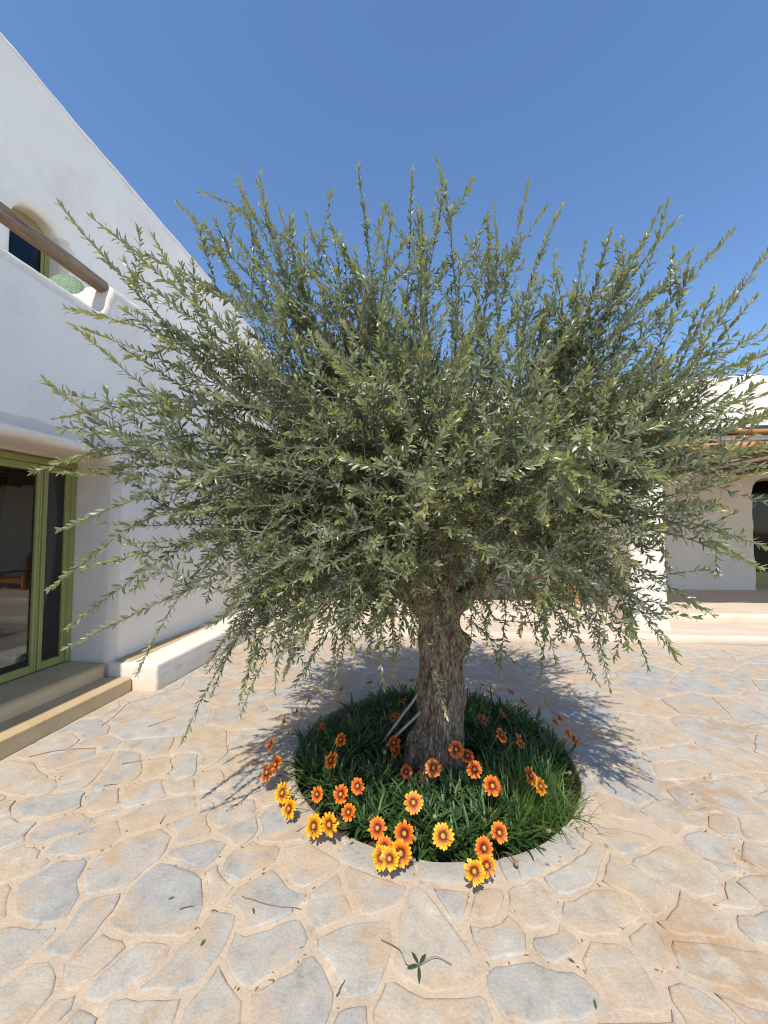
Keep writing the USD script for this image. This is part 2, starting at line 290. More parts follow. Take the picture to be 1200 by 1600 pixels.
TRACED = '-3.03,2.49 -3.07,2.72 -2.93,2.79 -2.79,2.71 -2.78,2.61 -2.92,2.48;-2.79,2.5 -2.72,2.6 -2.56,2.63 -2.5,2.56 -2.58,2.47 -2.64,2.38 -2.75,2.45;-3.05,2.39 -2.94,2.44 -2.64,2.34 -2.56,2.25 -2.5,2.27 -2.43,2.21 -2.53,2.15 -2.77,2.17;-2.55,2.33 -2.5,2.52 -2.4,2.62 -2.3,2.42 -2.26,2.26 -2.36,2.21 -2.45,2.27;-2.37,2.62 -2.19,2.62 -2.01,2.42 -2.01,2.34 -2.11,2.26 -2.2,2.27 -2.28,2.43;-2.07,2.54 -1.93,2.6 -1.82,2.47 -1.92,2.38 -2,2.44;-1.89,2.61 -1.77,2.66 -1.64,2.46 -1.76,2.42;-1.75,2.4 -1.63,2.43 -1.55,2.31 -1.64,2.28;-1.97,2.3 -1.8,2.42 -1.67,2.27 -1.77,2.19 -1.84,2.14;-2.14,2.2 -2,2.29 -1.88,2.17 -1.99,2.08 -2.06,2.11;-2.5,2.08 -2.24,2.22 -2.11,2.09 -2.21,2.02 -2.34,1.99;-1.96,2.08 -1.86,2.14 -1.83,2.1 -1.89,2.04;-2.18,1.9 -2.17,1.95 -2.04,2.05 -1.97,2.02 -1.94,1.97 -2.09,1.85;-1.97,1.8 -1.99,1.88 -1.84,2.02 -1.71,1.93 -1.72,1.85 -1.81,1.81;-1.85,2.03 -1.82,2.12 -1.51,2.26 -1.43,2.16 -1.58,2.03 -1.68,1.95;-2.45,1.93 -2.35,1.98 -2.25,1.93 -2.18,1.86 -2.26,1.78;-2.61,2.05 -2.51,2.07 -2.37,1.98 -2.46,1.94;-2.22,1.76 -2.16,1.8 -1.93,1.76 -1.94,1.69 -2.01,1.65 -2.04,1.62;-1.7,1.82 -1.65,1.91 -1.56,1.99 -1.44,1.95 -1.41,1.86 -1.46,1.68 -1.57,1.64 -1.63,1.69;-1.86,1.57 -1.94,1.68 -1.88,1.77 -1.71,1.81 -1.62,1.62 -1.59,1.51 -1.66,1.5 -1.77,1.5;-2.02,1.61 -1.99,1.64 -1.9,1.56 -1.84,1.49 -1.84,1.46;-1.8,1.42 -1.72,1.47 -1.66,1.5 -1.58,1.49 -1.58,1.41 -1.59,1.35 -1.6,1.27;-1.55,1.41 -1.6,1.6 -1.57,1.65 -1.45,1.67 -1.42,1.54 -1.42,1.4 -1.52,1.4;-1.4,1.54 -1.42,1.67 -1.39,1.79 -1.28,1.78 -1.18,1.76 -1.13,1.74 -1.04,1.62 -1.03,1.58 -1.02,1.54 -1.26,1.5 -1.32,1.52;-1.39,1.37 -1.4,1.5 -1.36,1.52 -1.27,1.49 -1.25,1.44 -1.29,1.34 -1.31,1.3;-1.27,1.34 -1.25,1.47 -1.1,1.5 -1.07,1.49 -1.07,1.42 -1.11,1.36 -1.2,1.28;-1.58,1.25 -1.54,1.37 -1.43,1.38 -1.39,1.3 -1.38,1.19 -1.43,1.14;-1.36,1.19 -1.39,1.28 -1.35,1.31 -1.27,1.28 -1.29,1.2;-1.09,1.35 -1.05,1.48 -1.01,1.56 -0.98,1.59 -0.88,1.6 -0.87,1.51 -0.89,1.37 -1,1.35 -1.07,1.34;-1.06,1.19 -1.13,1.3 -1.09,1.32 -1.04,1.31 -0.93,1.32 -0.92,1.3 -0.9,1.22;-1.27,1.14 -1.28,1.2 -1.22,1.24 -1.16,1.22 -1.1,1.17;-1.62,2.43 -1.5,2.53 -1.37,2.37 -1.52,2.32;-1.28,2.16 -1.13,2.27 -1.08,2.2 -1.2,2.07 -1.25,2.1;-1.56,2.06 -1.44,2.13 -1.37,2.23 -1.26,2.1 -1.25,1.99 -1.4,1.92 -1.49,1.97;-1.37,1.85 -1.35,1.91 -1.21,1.96 -1.12,1.94 -1.14,1.84 -1.19,1.8 -1.31,1.81;-1.22,2.02 -1.08,2.17 -1,2.06 -1.05,1.97 -1.15,1.97;-1.02,2.14 -0.95,2.24 -0.75,2.28 -0.71,2.06 -0.92,2.02 -0.98,2.07;-1.01,1.82 -1.03,1.93 -0.92,2.01 -0.84,2.01 -0.83,1.9 -0.92,1.79;-0.79,1.92 -0.78,2 -0.61,2.06 -0.46,1.97 -0.53,1.88 -0.62,1.79 -0.67,1.82;-1.14,1.76 -1.09,1.81 -0.96,1.76 -0.98,1.66 -1.03,1.61;-0.94,1.66 -0.88,1.75 -0.79,1.86 -0.67,1.8 -0.62,1.74 -0.65,1.67 -0.78,1.59 -0.86,1.62;-0.59,1.72 -0.55,1.82 -0.48,1.85 -0.45,1.77 -0.39,1.69 -0.49,1.63 -0.56,1.68;-0.81,1.54 -0.78,1.59 -0.67,1.64 -0.58,1.67 -0.53,1.63 -0.58,1.48 -0.68,1.41 -0.74,1.42 -0.79,1.47;-0.87,1.24 -0.88,1.32 -0.87,1.42 -0.84,1.49 -0.78,1.43 -0.73,1.37 -0.68,1.28 -0.67,1.24 -0.85,1.21;-0.65,1.29 -0.67,1.33 -0.63,1.38 -0.58,1.46 -0.49,1.49 -0.41,1.42 -0.38,1.39 -0.4,1.32 -0.45,1.28 -0.63,1.26;-0.48,1.9 -0.43,1.95 -0.3,1.94 -0.16,1.89 -0.21,1.76 -0.31,1.71 -0.38,1.72 -0.44,1.78;-0.46,1.6 -0.37,1.66 -0.22,1.72 -0.21,1.58 -0.25,1.44 -0.34,1.42 -0.38,1.43 -0.46,1.52;-0.16,1.75 -0.15,1.85 -0.09,1.84 0.02,1.69 0.11,1.58 0.12,1.53 0.09,1.5 -0.02,1.48 -0.14,1.51;-0.12,1.88 0.1,1.91 0.11,1.84 0.05,1.71 0.01,1.73 -0.06,1.82;0.12,1.9 0.22,1.92 0.27,1.87 0.23,1.78 0.16,1.75 0.12,1.79;-0.19,1.45 -0.1,1.47 0.02,1.47 0.13,1.46 0.15,1.4 0.14,1.36 -0.18,1.32 -0.2,1.39;-0.36,1.34 -0.3,1.39 -0.25,1.4 -0.23,1.34 -0.23,1.32 -0.37,1.3;0.32,1.96 0.39,2 0.44,1.97 0.48,1.84 0.46,1.77 0.39,1.75 0.33,1.81;0.46,2.06 0.53,2.12 0.62,2.19 0.79,2.27 0.83,2.21 0.71,2.01 0.57,1.93 0.47,1.95;0.53,1.82 0.63,1.9 0.76,1.93 0.81,1.92 0.84,1.87 0.7,1.77 0.58,1.76;0.39,1.72 0.52,1.77 0.55,1.73 0.52,1.68 0.42,1.63 0.39,1.66;0.15,1.5 0.23,1.55 0.35,1.58 0.45,1.56 0.51,1.56 0.54,1.51 0.46,1.47 0.33,1.43 0.21,1.44;0.58,1.7 0.69,1.74 0.72,1.67 0.75,1.55 0.74,1.52 0.58,1.5 0.57,1.54 0.57,1.62;0.15,1.71 0.21,1.74 0.34,1.75 0.36,1.69 0.34,1.62 0.22,1.58 0.17,1.64;0.52,1.48 0.68,1.51 0.77,1.51 0.77,1.48 0.75,1.44 0.46,1.4;1.5,2.97 1.76,3.05 1.8,2.98 1.69,2.9 1.47,2.85;1.61,2.79 1.82,2.85 1.85,2.72 1.88,2.59 1.75,2.56 1.6,2.66;1.45,2.71 1.59,2.76 1.59,2.65 1.46,2.6;1.88,2.89 2.05,2.93 2.03,2.83 1.86,2.78;0.96,2.12 1.18,2.24 1.31,2.14 1.24,2.02 1.16,1.99 1.11,2.04 1.03,2.07;0.78,2.07 0.85,2.15 0.95,2.11 1.04,2.03 1,1.95 0.91,1.87 0.84,1.93 0.77,2.01;0.98,2.63 1.13,2.54 1.08,2.44 0.98,2.48;0.8,2.31 0.96,2.32 1.13,2.3 1.05,2.2 0.93,2.12 0.87,2.2;1.31,2.31 1.39,2.37 1.47,2.35 1.48,2.28 1.44,2.22 1.32,2.25;1.71,2.51 1.9,2.57 1.77,2.4 1.65,2.37;1.62,2.33 1.76,2.37 1.6,2.17 1.53,2.22;1.23,2 1.34,2.06 1.36,1.98 1.32,1.96 1.2,1.96;1.42,2.09 1.56,2.12 1.46,1.99 1.38,2.01;1.32,2.24 1.45,2.21 1.42,2.15 1.36,2.16;1.55,2.5 1.68,2.52 1.68,2.43 1.63,2.38 1.51,2.41;0.95,1.86 1.07,1.98 1.16,1.99 1.2,1.89 1.14,1.82 1.01,1.81 0.93,1.81;0.78,1.77 0.83,1.81 0.87,1.81 0.85,1.71 0.85,1.65 0.81,1.68 0.78,1.72;1.23,1.9 1.37,1.95 1.41,1.93 1.32,1.81 1.26,1.81;0.85,1.58 0.9,1.58 0.95,1.53 0.96,1.51 0.94,1.47 0.77,1.45 0.8,1.53;0.89,1.75 1.05,1.78 1.12,1.74 1.26,1.73 1.16,1.6 1.1,1.6 1.02,1.64 0.88,1.65;0.91,1.59 1.03,1.58 1.11,1.54 1.08,1.49 0.98,1.5'
polys = []
for s in TRACED.split(';'):
    p = Polygon([tuple(map(float, a.split(','))) for a in s.split()]).buffer(0)
    p = max(getattr(p, 'geoms', [p]), key=lambda g: g.area)
    polys.append(p)
FRONT = (math.radians(232), math.radians(318))           # where a row of kerb stones shows
arc = np.linspace(*FRONT, 40)
bed_disc = unary_union([Point(*BED).buffer(BR + 0.012, 48), Polygon(np.vstack([[BED], BED + (BR + 0.15) * np.c_[np.cos(arc), np.sin(arc)]]))])
clean = []
for p in polys:                                     # no two stones may overlap
    for o in clean:
        if p.intersects(o):
            p = p.difference(o.buffer(0.015))
    p = p.difference(bed_disc)
    p = max(getattr(p, 'geoms', [p]), key=lambda g: g.area)
    if p.area > 0.006:
        clean.append(p)
clean = [c.buffer(-0.006, join_style=1).buffer(0.034, join_style=1).simplify(0.004) for c in clean]
for _ in range(1):
    res = []
    for k, p in enumerate(clean):
        for o in res:
            if p.intersects(o.buffer(0.018)):
                p = p.difference(o.buffer(0.022))
        p = max(getattr(p, 'geoms', [p]), key=lambda g: g.area)
        if p.area > 0.004:
            res.append(p)
clean = res
clean = [p.difference(bed_disc) for p in clean]
traced = unary_union([c.buffer(0.010) for c in clean])
area = sbox(-3.08, -0.6, 9.0, 5.93)
free = area.difference(traced).difference(bed_disc)
pts = []
while len(pts) < 1400:
    pts.append((rng.uniform(-3.4, 9.3), rng.uniform(-0.9, 6.3)))
pts = np.array(pts); keep = []
for p in pts:                                       # even spacing by throwing darts
    d = 0.40 + 0.13 * math.sin(p[0] * 5.1 + p[1] * 3.7)
    if all((p[0] - k[0]) ** 2 + ((p[1] - k[1]) * 1.35) ** 2 > d * d for k in keep):
        keep.append(p)
cells = voronoi_polygons(MultiPoint(keep), extend_to=area.buffer(1))
fill = []
for c in cells.geoms:
    g = c.intersection(free)
    for p in getattr(g, 'geoms', [g]):
        if p.geom_type != 'Polygon':
            continue
        p = p.buffer(-0.020, join_style=1).buffer(0.013, join_style=1)
        for r in getattr(p, 'geoms', [p]):
            if r.area > 0.007 and r.area / (r.length ** 2) > 0.025:
                fill.append(r.simplify(0.006))
print('stones traced', len(clean), 'filled', len(fill))

def stone_mesh(p, seed, dens=0.05):
    """A flagstone: bevelled rim, nearly flat uneven top."""
    r = np.random.default_rng(seed); p = max(getattr(p, 'geoms', [p]), key=lambda g: g.area)
    L = p.exterior.length; n = int(np.clip(L / dens, 9, 34))
    P = np.array([p.exterior.interpolate(t, normalized=True).coords[0] for t in np.arange(n) / n])
    if not Polygon(P).exterior.is_ccw:
        P = P[::-1]
    P = P + r.normal(0, 0.0035, P.shape)
    t = nrmz(np.roll(P, -1, 0) - np.roll(P, 1, 0)); inn = np.c_[-t[:, 1], t[:, 0]]; c = P.mean(0)
    tilt, lift = r.normal(0, 0.004, 2), r.uniform(0.0, 0.004)
    for w in (0.013, 0.007, 0.003):
        Q = P + inn * w
        if Polygon(Q).is_valid and Polygon(P).is_valid:
            break
    else:
        return None
    z = lambda A: (A - c) @ tilt + lift + 0.005 * (meshkit.fbm(np.c_[A * 5, np.zeros(len(A))], 3, 6) - 0.5)
    V = np.vstack([np.c_[P - inn * 0.004, np.full(n, -0.03)], np.c_[P, 0.0035 + z(P)], np.c_[P + inn * w * 0.35, 0.0075 + z(P)], np.c_[Q, 0.0098 + z(Q)]]); F = []
    for k in range(3):
        a = k * n + np.arange(n); b = k * n + (np.arange(n) + 1) % n
        F += [np.stack([a, b, b + n], 1), np.stack([a, b + n, a + n], 1)]
    tv, tf = trimesh.creation.triangulate_polygon(Polygon(Q), engine='earcut'); ix = cKDTree(Q).query(tv)[1][tf]
    cr = np.cross(Q[ix[:, 1]] - Q[ix[:, 0]], Q[ix[:, 2]] - Q[ix[:, 0]]); ix = np.where((cr < 0)[:, None], ix[:, ::-1], ix)
    F.append(ix + 3 * n)
    return V, np.vstack(F), np.r_[np.zeros(2 * n), np.full(n, 0.3), np.ones(n)]

def seen(p):
    c = np.array([*p.centroid.coords[0], 0]) - [0, 0, H]; z = c @ FW
    return p.area / max(z, 0.6) ** 3 if z > 0.5 and abs(c @ RT) / z < 1.15 and -(c @ UP) / z < 1.5 else 0
ranked = sorted(clean + fill, key=lambda p: -seen(p))
for k, p in enumerate(ranked[:296]):
    sm = stone_mesh(p, 100 + k)
    if sm is None:
        continue
    V, F, e = sm
    c = np.array([*p.centroid.coords[0], 0])
    m = obj('flagstone', (V - c, F), 'flagstone', paving, smooth=45 if False else True, edge=e)
    UsdGeom.Xformable(m).AddTranslateOp().Set(Gf.Vec3d(*map(float, c)))
rest = [m_ for m_ in (stone_mesh(p, 900 + k, 0.10) for k, p in enumerate(ranked[296:])) if m_ is not None]
o = np.cumsum([0] + [len(r[0]) for r in rest])
obj('flagstone_field', (np.vstack([r[0] for r in rest]), np.vstack([r[1] + a for r, a in zip(rest, o)])), 'flagstone', paving, smooth=True, edge=np.concatenate([r[2] for r in rest]), kind='stuff')

# ring of small kerb stones round the planting bed
kerb = thing('bed_kerb', 'row of small pale kerb stones edging the front of the round planting bed', 'kerb')
a = FRONT[0]; ks = np.random.default_rng(5)
while a < FRONT[1] - 0.05:
    w = ks.uniform(0.13, 0.26); b = min(a + w, FRONT[1]); n = 5
    th = np.linspace(a + 0.007, b - 0.007, n); ri = BR - ks.uniform(0.0, 0.010); ro = BR + ks.uniform(0.105, 0.145); h = ks.uniform(0.001, 0.013); rows = []
    for r_, z in ((ri, -0.17), (ri, h - 0.016), (ri + 0.014, h), ((ri + ro) / 2, h + 0.003), (ro - 0.012, h), (ro, h - 0.016), (ro, -0.10)):
        rr = r_ + ks.normal(0, 0.003, n) + (0.004 if z < h - 0.01 else 0)
        rows.append(np.c_[BED[0] + rr * np.cos(th), BED[1] + rr * np.sin(th), z + ks.normal(0, 0.001, n)])
    V = np.vstack(rows); F = []; m_ = len(rows)
    for r_ in range(m_ - 1):
        for c in range(n - 1):
            i0 = r_ * n + c; F.append([i0, i0 + n, i0 + n + 1, i0 + 1])
    F = np.array(F); F = np.vstack([F[:, [0, 2, 1]], F[:, [0, 3, 2]]])
    caps = [[r_ * n + c for r_ in range(m_)] for c in (0, n - 1)]
    ex = []
    for q_, c in enumerate(caps):
        for t in range(1, m_ - 1):
            tri = [c[0], c[t], c[t + 1]]; ex.append(tri if q_ == 0 else tri[::-1])
    obj('kerb_stone', (V, np.vstack([F, ex])), 'kerb_stone', kerb, smooth=50)
    a = b + 0.002

# mortared rim of the bed
th = np.linspace(0, 2 * np.pi, 121)[:-1]; rows = []
for r_, z in ((BR + 0.002, -0.18), (BR + 0.0, -0.05), (BR + 0.003, -0.004), (BR + 0.012, 0.006), (BR + 0.05, 0.0075), (BR + 0.11, -0.02)):
    rr_ = r_ + 0.012 * (meshkit.noise(np.c_[np.cos(th) * 4, np.sin(th) * 4, np.full(120, z * 9)], 2) - 0.5); rows.append(np.c_[BED[0] + rr_ * np.cos(th), BED[1] + rr_ * np.sin(th), np.full(120, z)])
i, j = np.meshgrid(np.arange(5), np.arange(120), indexing='ij')
q = np.stack([i * 120 + j, (i + 1) * 120 + j, (i + 1) * 120 + (j + 1) % 120, i * 120 + (j + 1) % 120], -1).reshape(-1, 4)
obj('mortar_rim', (np.vstack(rows), q), 'mortar', paving, smooth=True)
# soil of the bed
th = np.linspace(0, 2 * np.pi, 49)[:-1]; rr = np.linspace(0.02, BR + 0.06, 22)
V = np.array([[BED[0] + r_ * math.cos(t), BED[1] + r_ * math.sin(t), 0] for r_ in rr for t in th])
V[:, 2] = -0.07 + 0.07 * (meshkit.fbm(V * 6, 4, 3) - 0.5) + 0.05 * np.exp(-(np.linalg.norm(V[:, :2] - [0.0, 2.9], axis=1) / 0.35) ** 2)
i, j = np.meshgrid(np.arange(21), np.arange(48), indexing='ij')
q = np.stack([i * 48 + j, (i + 1) * 48 + j, (i + 1) * 48 + (j + 1) % 48, i * 48 + (j + 1) % 48], -1).reshape(-1, 4)
obj('soil', (V, q), 'soil', smooth=True, kind='structure')

# ------------------------------------------------------------------ the white house on the left
house = thing('white_house', 'white plastered house with parapet balcony and green framed glass door on the left', 'house')
XW, XD = -3.395, -3.835
def wob(p, s, amp, seed):
    return amp * (meshkit.fbm(p * s, 3, seed) - 0.5)
def lower_wall(p):
    y, z = p[..., 1], p[..., 2]
    step_up = np.clip((y - 3.44) / 0.10, 0, 1) * np.clip((5.2 - y) / 1.1, 0, 1)
    top = 3.925 + 0.36 * step_up + 0.012 * np.sin(y * 1.1) + 0.04 * (meshkit.fbm(np.stack([y * 3, y * 0, y * 0], -1), 3, 4) - 0.5)
    bulge = 0.032 * np.clip((4.7 - y) / 0.9, 0, 1) * np.clip((2.52 + 0.05 * (meshkit.fbm(np.stack([y * 5, y * 0, y * 0], -1), 3, 8) - 0.5) - z) / 0.03, 0, 1)
    q = np.abs(p - np.array([-3.80, 4.0, 0])); hw = np.stack([np.full_like(y, 0.405), np.full_like(y, 5.2), top], -1)
    hw[..., 0] += bulge
    d = dbox(p, (-4.205, -2, -0.2), (XW, 9.4, 5))
    d = d - bulge
    d = smax(d, z - top, 0.10)
    cut = dbox(p, (XD - 0.03, 1.2, -1), (0, 3.635, 2.405), 0.05)
    d = smax(d, -cut, 0.09)
    d = smax(d, -dbox(p, (-9, 1.2, -1), (XD + 0.2, 3.635, 2.36), 0.0), 0.01)
    slim = dbox(p, (-5, -3, 3.02), (-3.76, 9.6, 6))          # the parapet is thinner than the wall below
    d = smax(d, -slim, 0.05)
    cross = dbox(p, (-4.75, 3.50, 2.9), (-3.6, 3.72, 4.20), 0.03)
    d = smin(d, cross, 0.03)
    return d + wob(p, 2.2, 0.012, 1) + wob(p, 8, 0.006, 2)
obj('wall', surface(lower_wall, (-4.85, -1.0, -0.12), (-3.25, 9.38, 4.45), 0.045), 'white_plaster', house, smooth=True)
XU = -4.70
def upper_wall(p):
    y, z = p[..., 1], p[..., 2]
    top = 7.16 - 0.04 * (y - 3.35) + 0.07 * (meshkit.fbm(np.stack([y * 2.2, y * 0, y * 0], -1), 4, 14) - 0.5)
    d = dbox(p, (XU - 0.45, -2, 2.9), (XU, 12, 9))
    d = smax(d, z - top, 0.10)
    win = dbox(p, (XU - 1, 3.57, 3.05), (XU + 1, 4.15, 5.45), 0.0)
    e = p - np.array([0, 3.86, 5.12]); arch = np.maximum(np.sqrt((e[..., 1] / 0.29) ** 2 + (np.maximum(e[..., 2], 0) / 0.34) ** 2) - 1, 0) * 0.29
    win = smax(np.abs(y - 3.86) - 0.29, z - 5.46, 0.30)
    d = smax(d, -win, 0.07)
    return d + wob(p, 1.6, 0.02, 21) + wob(p, 8, 0.006, 22)
obj('upper_wall', surface(upper_wall, (XU - 0.55, -1.5, 3.1), (XU + 0.12, 10.5, 7.5), 0.055), 'white_plaster', house, smooth=True)
obj('terrace_floor', bx(-7.6, -3.74, -1.5, 9.3, 2.80, 3.0), 'white_plaster', house)
# rooms behind the openings: plain dark shells, open towards the courtyard
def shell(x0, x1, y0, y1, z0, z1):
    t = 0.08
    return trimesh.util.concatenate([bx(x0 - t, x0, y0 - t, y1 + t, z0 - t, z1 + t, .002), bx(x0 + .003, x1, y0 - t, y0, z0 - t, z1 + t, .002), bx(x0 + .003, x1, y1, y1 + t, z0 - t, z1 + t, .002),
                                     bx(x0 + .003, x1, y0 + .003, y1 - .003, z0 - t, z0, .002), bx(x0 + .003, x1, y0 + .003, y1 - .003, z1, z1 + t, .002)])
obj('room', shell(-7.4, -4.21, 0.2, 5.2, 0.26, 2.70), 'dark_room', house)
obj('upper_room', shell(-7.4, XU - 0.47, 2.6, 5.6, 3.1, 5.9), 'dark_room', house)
# upper window: olive frame and pane in the recess
wf = XU - 0.20
def arch_pts(y0, y1, z0, zs, rise, n=14):
    c, w = (y0 + y1) / 2, (y1 - y0) / 2; th = np.linspace(0, np.pi, n)
    s = np.sign(np.cos(th)) * np.abs(np.cos(th)) ** 0.75
    return [(y1, z0)] + [(c + w * a_, zs + rise * b_) for a_, b_ in zip(s, np.sin(th) ** 0.75)] + [(y0, z0)]
def slab_x(poly, x0, x1):
    m = trimesh.creation.extrude_polygon(poly, x1 - x0, engine='earcut')
    v = m.vertices; return trimesh.Trimesh(np.c_[v[:, 2] + x0, v[:, 0], v[:, 1]], m.faces)
out_p = Polygon(arch_pts(3.55, 4.17, 3.02, 5.16, 0.32)); in_p = Polygon(arch_pts(3.63, 4.09, 3.0, 5.12, 0.28))
w1 = obj('window', slab_x(out_p.difference(in_p), wf - 0.05, wf), 'olive_paint', house)
obj('pane', slab_x(in_p.buffer(-0.002), wf - 0.03, wf - 0.024), 'porch_pane', w1)
obj('sash', slab_x(in_p.buffer(-0.003).difference(in_p.buffer(-0.035)), wf - 0.045, wf - 0.012), 'olive_paint', w1)
# glazed door
door = thing('glass_door', parent=house)
def fr(y0, y1, z0, z1, d0=0.0, d1=0.06):
    return bx(XD - d1, XD - d0, y0, y1, z0, z1, 0.004)
obj('door_frame', trimesh.util.concatenate([fr(3.575, 3.632, 0.277, 2.357), fr(1.26, 3.574, 2.295, 2.357)]), 'olive_paint', door)
for nm, y0, y1 in (('door_leaf', 3.285, 3.573), ('door_leaf', 2.28, 3.279), ('door_leaf', 1.27, 2.274)):
    obj(nm, trimesh.util.concatenate([fr(y0, y0 + 0.05, 0.285, 2.292, .006, .052), fr(y1 - 0.05, y1, 0.285, 2.292, .006, .052), fr(y0 + 0.0505, y1 - 0.0505, 0.285, 0.36, .006, .052), fr(y0 + 0.0505, y1 - 0.0505, 2.225, 2.292, .006, .052),
        fr(y0 + 0.004, y0 + 0.02, 0.29, 2.288, .0, .0058), fr(y1 - 0.02, y1 - 0.004, 0.29, 2.288, .0, .0058)]), 'olive_paint', door)
    obj('pane', bx(XD - 0.036, XD - 0.030, y0 + 0.048, y1 - 0.048, 0.355, 2.23, 0.001), 'pane', door)
# curtain inside the room, gathered, pulled to one side
yy = np.linspace(0, 1, 60); rows = []
for t in np.linspace(0, 1, 14):
    w = 0.20 + 0.36 * t ** 1.2
    rows.append(np.c_[-4.02 + 0.035 * np.sin(yy * 34 + t * 1.5) + 0.01 * np.sin(yy * 71), 3.33 - w + yy * w, np.full(60, 2.34 - 2.05 * t)])
V = np.vstack(rows); i, j = np.meshgrid(np.arange(13), np.arange(59), indexing='ij')
q = np.stack([i * 60 + j, i * 60 + j + 1, (i + 1) * 60 + j + 1, (i + 1) * 60 + j], -1).reshape(-1, 4)
V2 = V - [0.004, 0, 0]
cv = trimesh.Trimesh(np.vstack([V, V2]), np.vstack([q[:, [0, 2, 1]], q[:, [0, 3, 2]], q[:, [0, 1, 2]] + len(V), q[:, [0, 2, 3]] + len(V)]), process=False)
obj('curtain', cv, 'curtain', smooth=True, label='pale grey curtain gathered behind the glass of the green framed door', cat='curtain')
sk = obj('wall_socket', trimesh.util.concatenate([bx(XW - 0.012, XW + 0.012, 3.80, 3.885, 0.36, 0.47, 0.008), bx(XW + 0.0125, XW + 0.016, 3.815, 3.87, 0.375, 0.455, 0.001)]), 'plastic_white', house)

steps = thing('door_steps', 'pair of sandy beige steps below the green framed glass door', 'steps')
def rough_box(lo, hi, r, h, seed, amp=0.008):
    return surface(lambda p: dbox(p, lo, hi, r) + wob(p, 5, amp, seed) + wob(p, 16, amp * 0.6, seed + 1), np.array(lo) - 0.06, np.array(hi) + 0.06, h)
obj('upper_step', rough_box((-4.0, 0.6, 0.02), (-3.40, 3.618, 0.274), 0.008, 0.018, 31, 0.005), 'step_stone', steps, smooth=True)
obj('lower_step', rough_box((-3.397, 0.6, -0.06), (-3.10, 3.618, 0.138), 0.008, 0.016, 33, 0.006), 'step_stone', steps, smooth=True)
lw = thing('low_wall', 'low white plastered wall running from the steps along the house', 'wall')
obj('plaster_body', surface(lambda p: dbox(p, (-3.40, 3.628, -0.1), (-2.825 + 0, 6.7, 0.275), 0.022) - 0.02 * np.clip((p[..., 1] - 4) / 2, 0, 1) + wob(p, 3.5, 0.014, 41) + wob(p, 11, 0.008, 42), (-3.5, 3.55, -0.06), (-2.72, 6.8, 0.4), 0.022), 'white_plaster', lw, smooth=True)
obj('walkway_top', rough_box((-3.39, 3.66, 0.20), (-3.16, 6.6, 0.288), 0.008, 0.03, 44, 0.005), 'step_stone', lw, smooth=True)

# log rail over the parapet
LP = np.array([[-3.50 + 0.006 * math.sin(t * 3), y, 4.225 + 0.012 * math.sin(t * 2.2)] for t, y in zip(np.linspace(0, 4, 28), np.linspace(-1.5, 3.525, 28))])
V, F = tube(LP, 0.068 + 0.004 * np.sin(np.linspace(0, 9, 28)), 20)
V = V + nrmz(V - np.c_[np.full(len(V), -3.50), V[:, 1], np.full(len(V), 4.225)]) * (0.010 * (meshkit.fbm(V * [14, 2, 14], 3, 7) - 0.5))[:, None]
obj('log_rail', trimesh.Trimesh(V, F, process=False), 'log_wood', smooth=50, label='round brown log laid as a handrail above the balcony parapet', cat='handrail')
# prickly pear on the balcony
cac = thing('prickly_pear', 'green prickly pear cactus on the balcony under the log rail', 'cactus')
def pad(c, w, h, rot, tilt, seed):
    m = trimesh.creation.icosphere(3); v = m.vertices.copy(); v[:, 2] = v[:, 2] + 0.12 * v[:, 2] ** 2
    v = v * [w / 2, 0.028, h / 2]; v[:, 1] += 0.01 * (meshkit.fbm(v * 18, 2, seed) - 0.5)
    R = trimesh.transformations.euler_matrix(tilt, 0.15 * math.sin(seed), rot)[:3, :3]
    return trimesh.Trimesh(v @ R.T + c, m.faces, process=False)
for k, (c, w, h, ro, ti) in enumerate([((-4.30, 3.80, 3.32), 0.26, 0.40, 0.5, 0.1), ((-4.33, 3.83, 3.66), 0.27, 0.40, 0.9, -0.1), ((-4.30, 3.80, 4.00), 0.28, 0.40, 0.55, 0.1), ((-4.27, 3.81, 4.42), 0.40, 0.46, 0.6, -0.25), ((-4.02, 3.86, 4.27), 0.24, 0.30, 0.2, 0.2), ((-4.42, 3.95, 3.95), 0.2, 0.3, 1.5, 0.2)]):
    obj('pad', pad(np.array(c), w, h, ro, ti, k), 'cactus_skin', cac, smooth=True)
obj('pot', trimesh.creation.revolve(np.array([(0.001, 2.99), (0.13, 2.99), (0.17, 3.2), (0.18, 3.2), (0.18, 3.23), (0.155, 3.23), (0.15, 3.18), (0.001, 3.18)]), 28).apply_translation((-4.30, 3.80, 0.012)), 'terracotta', cac, smooth=40)

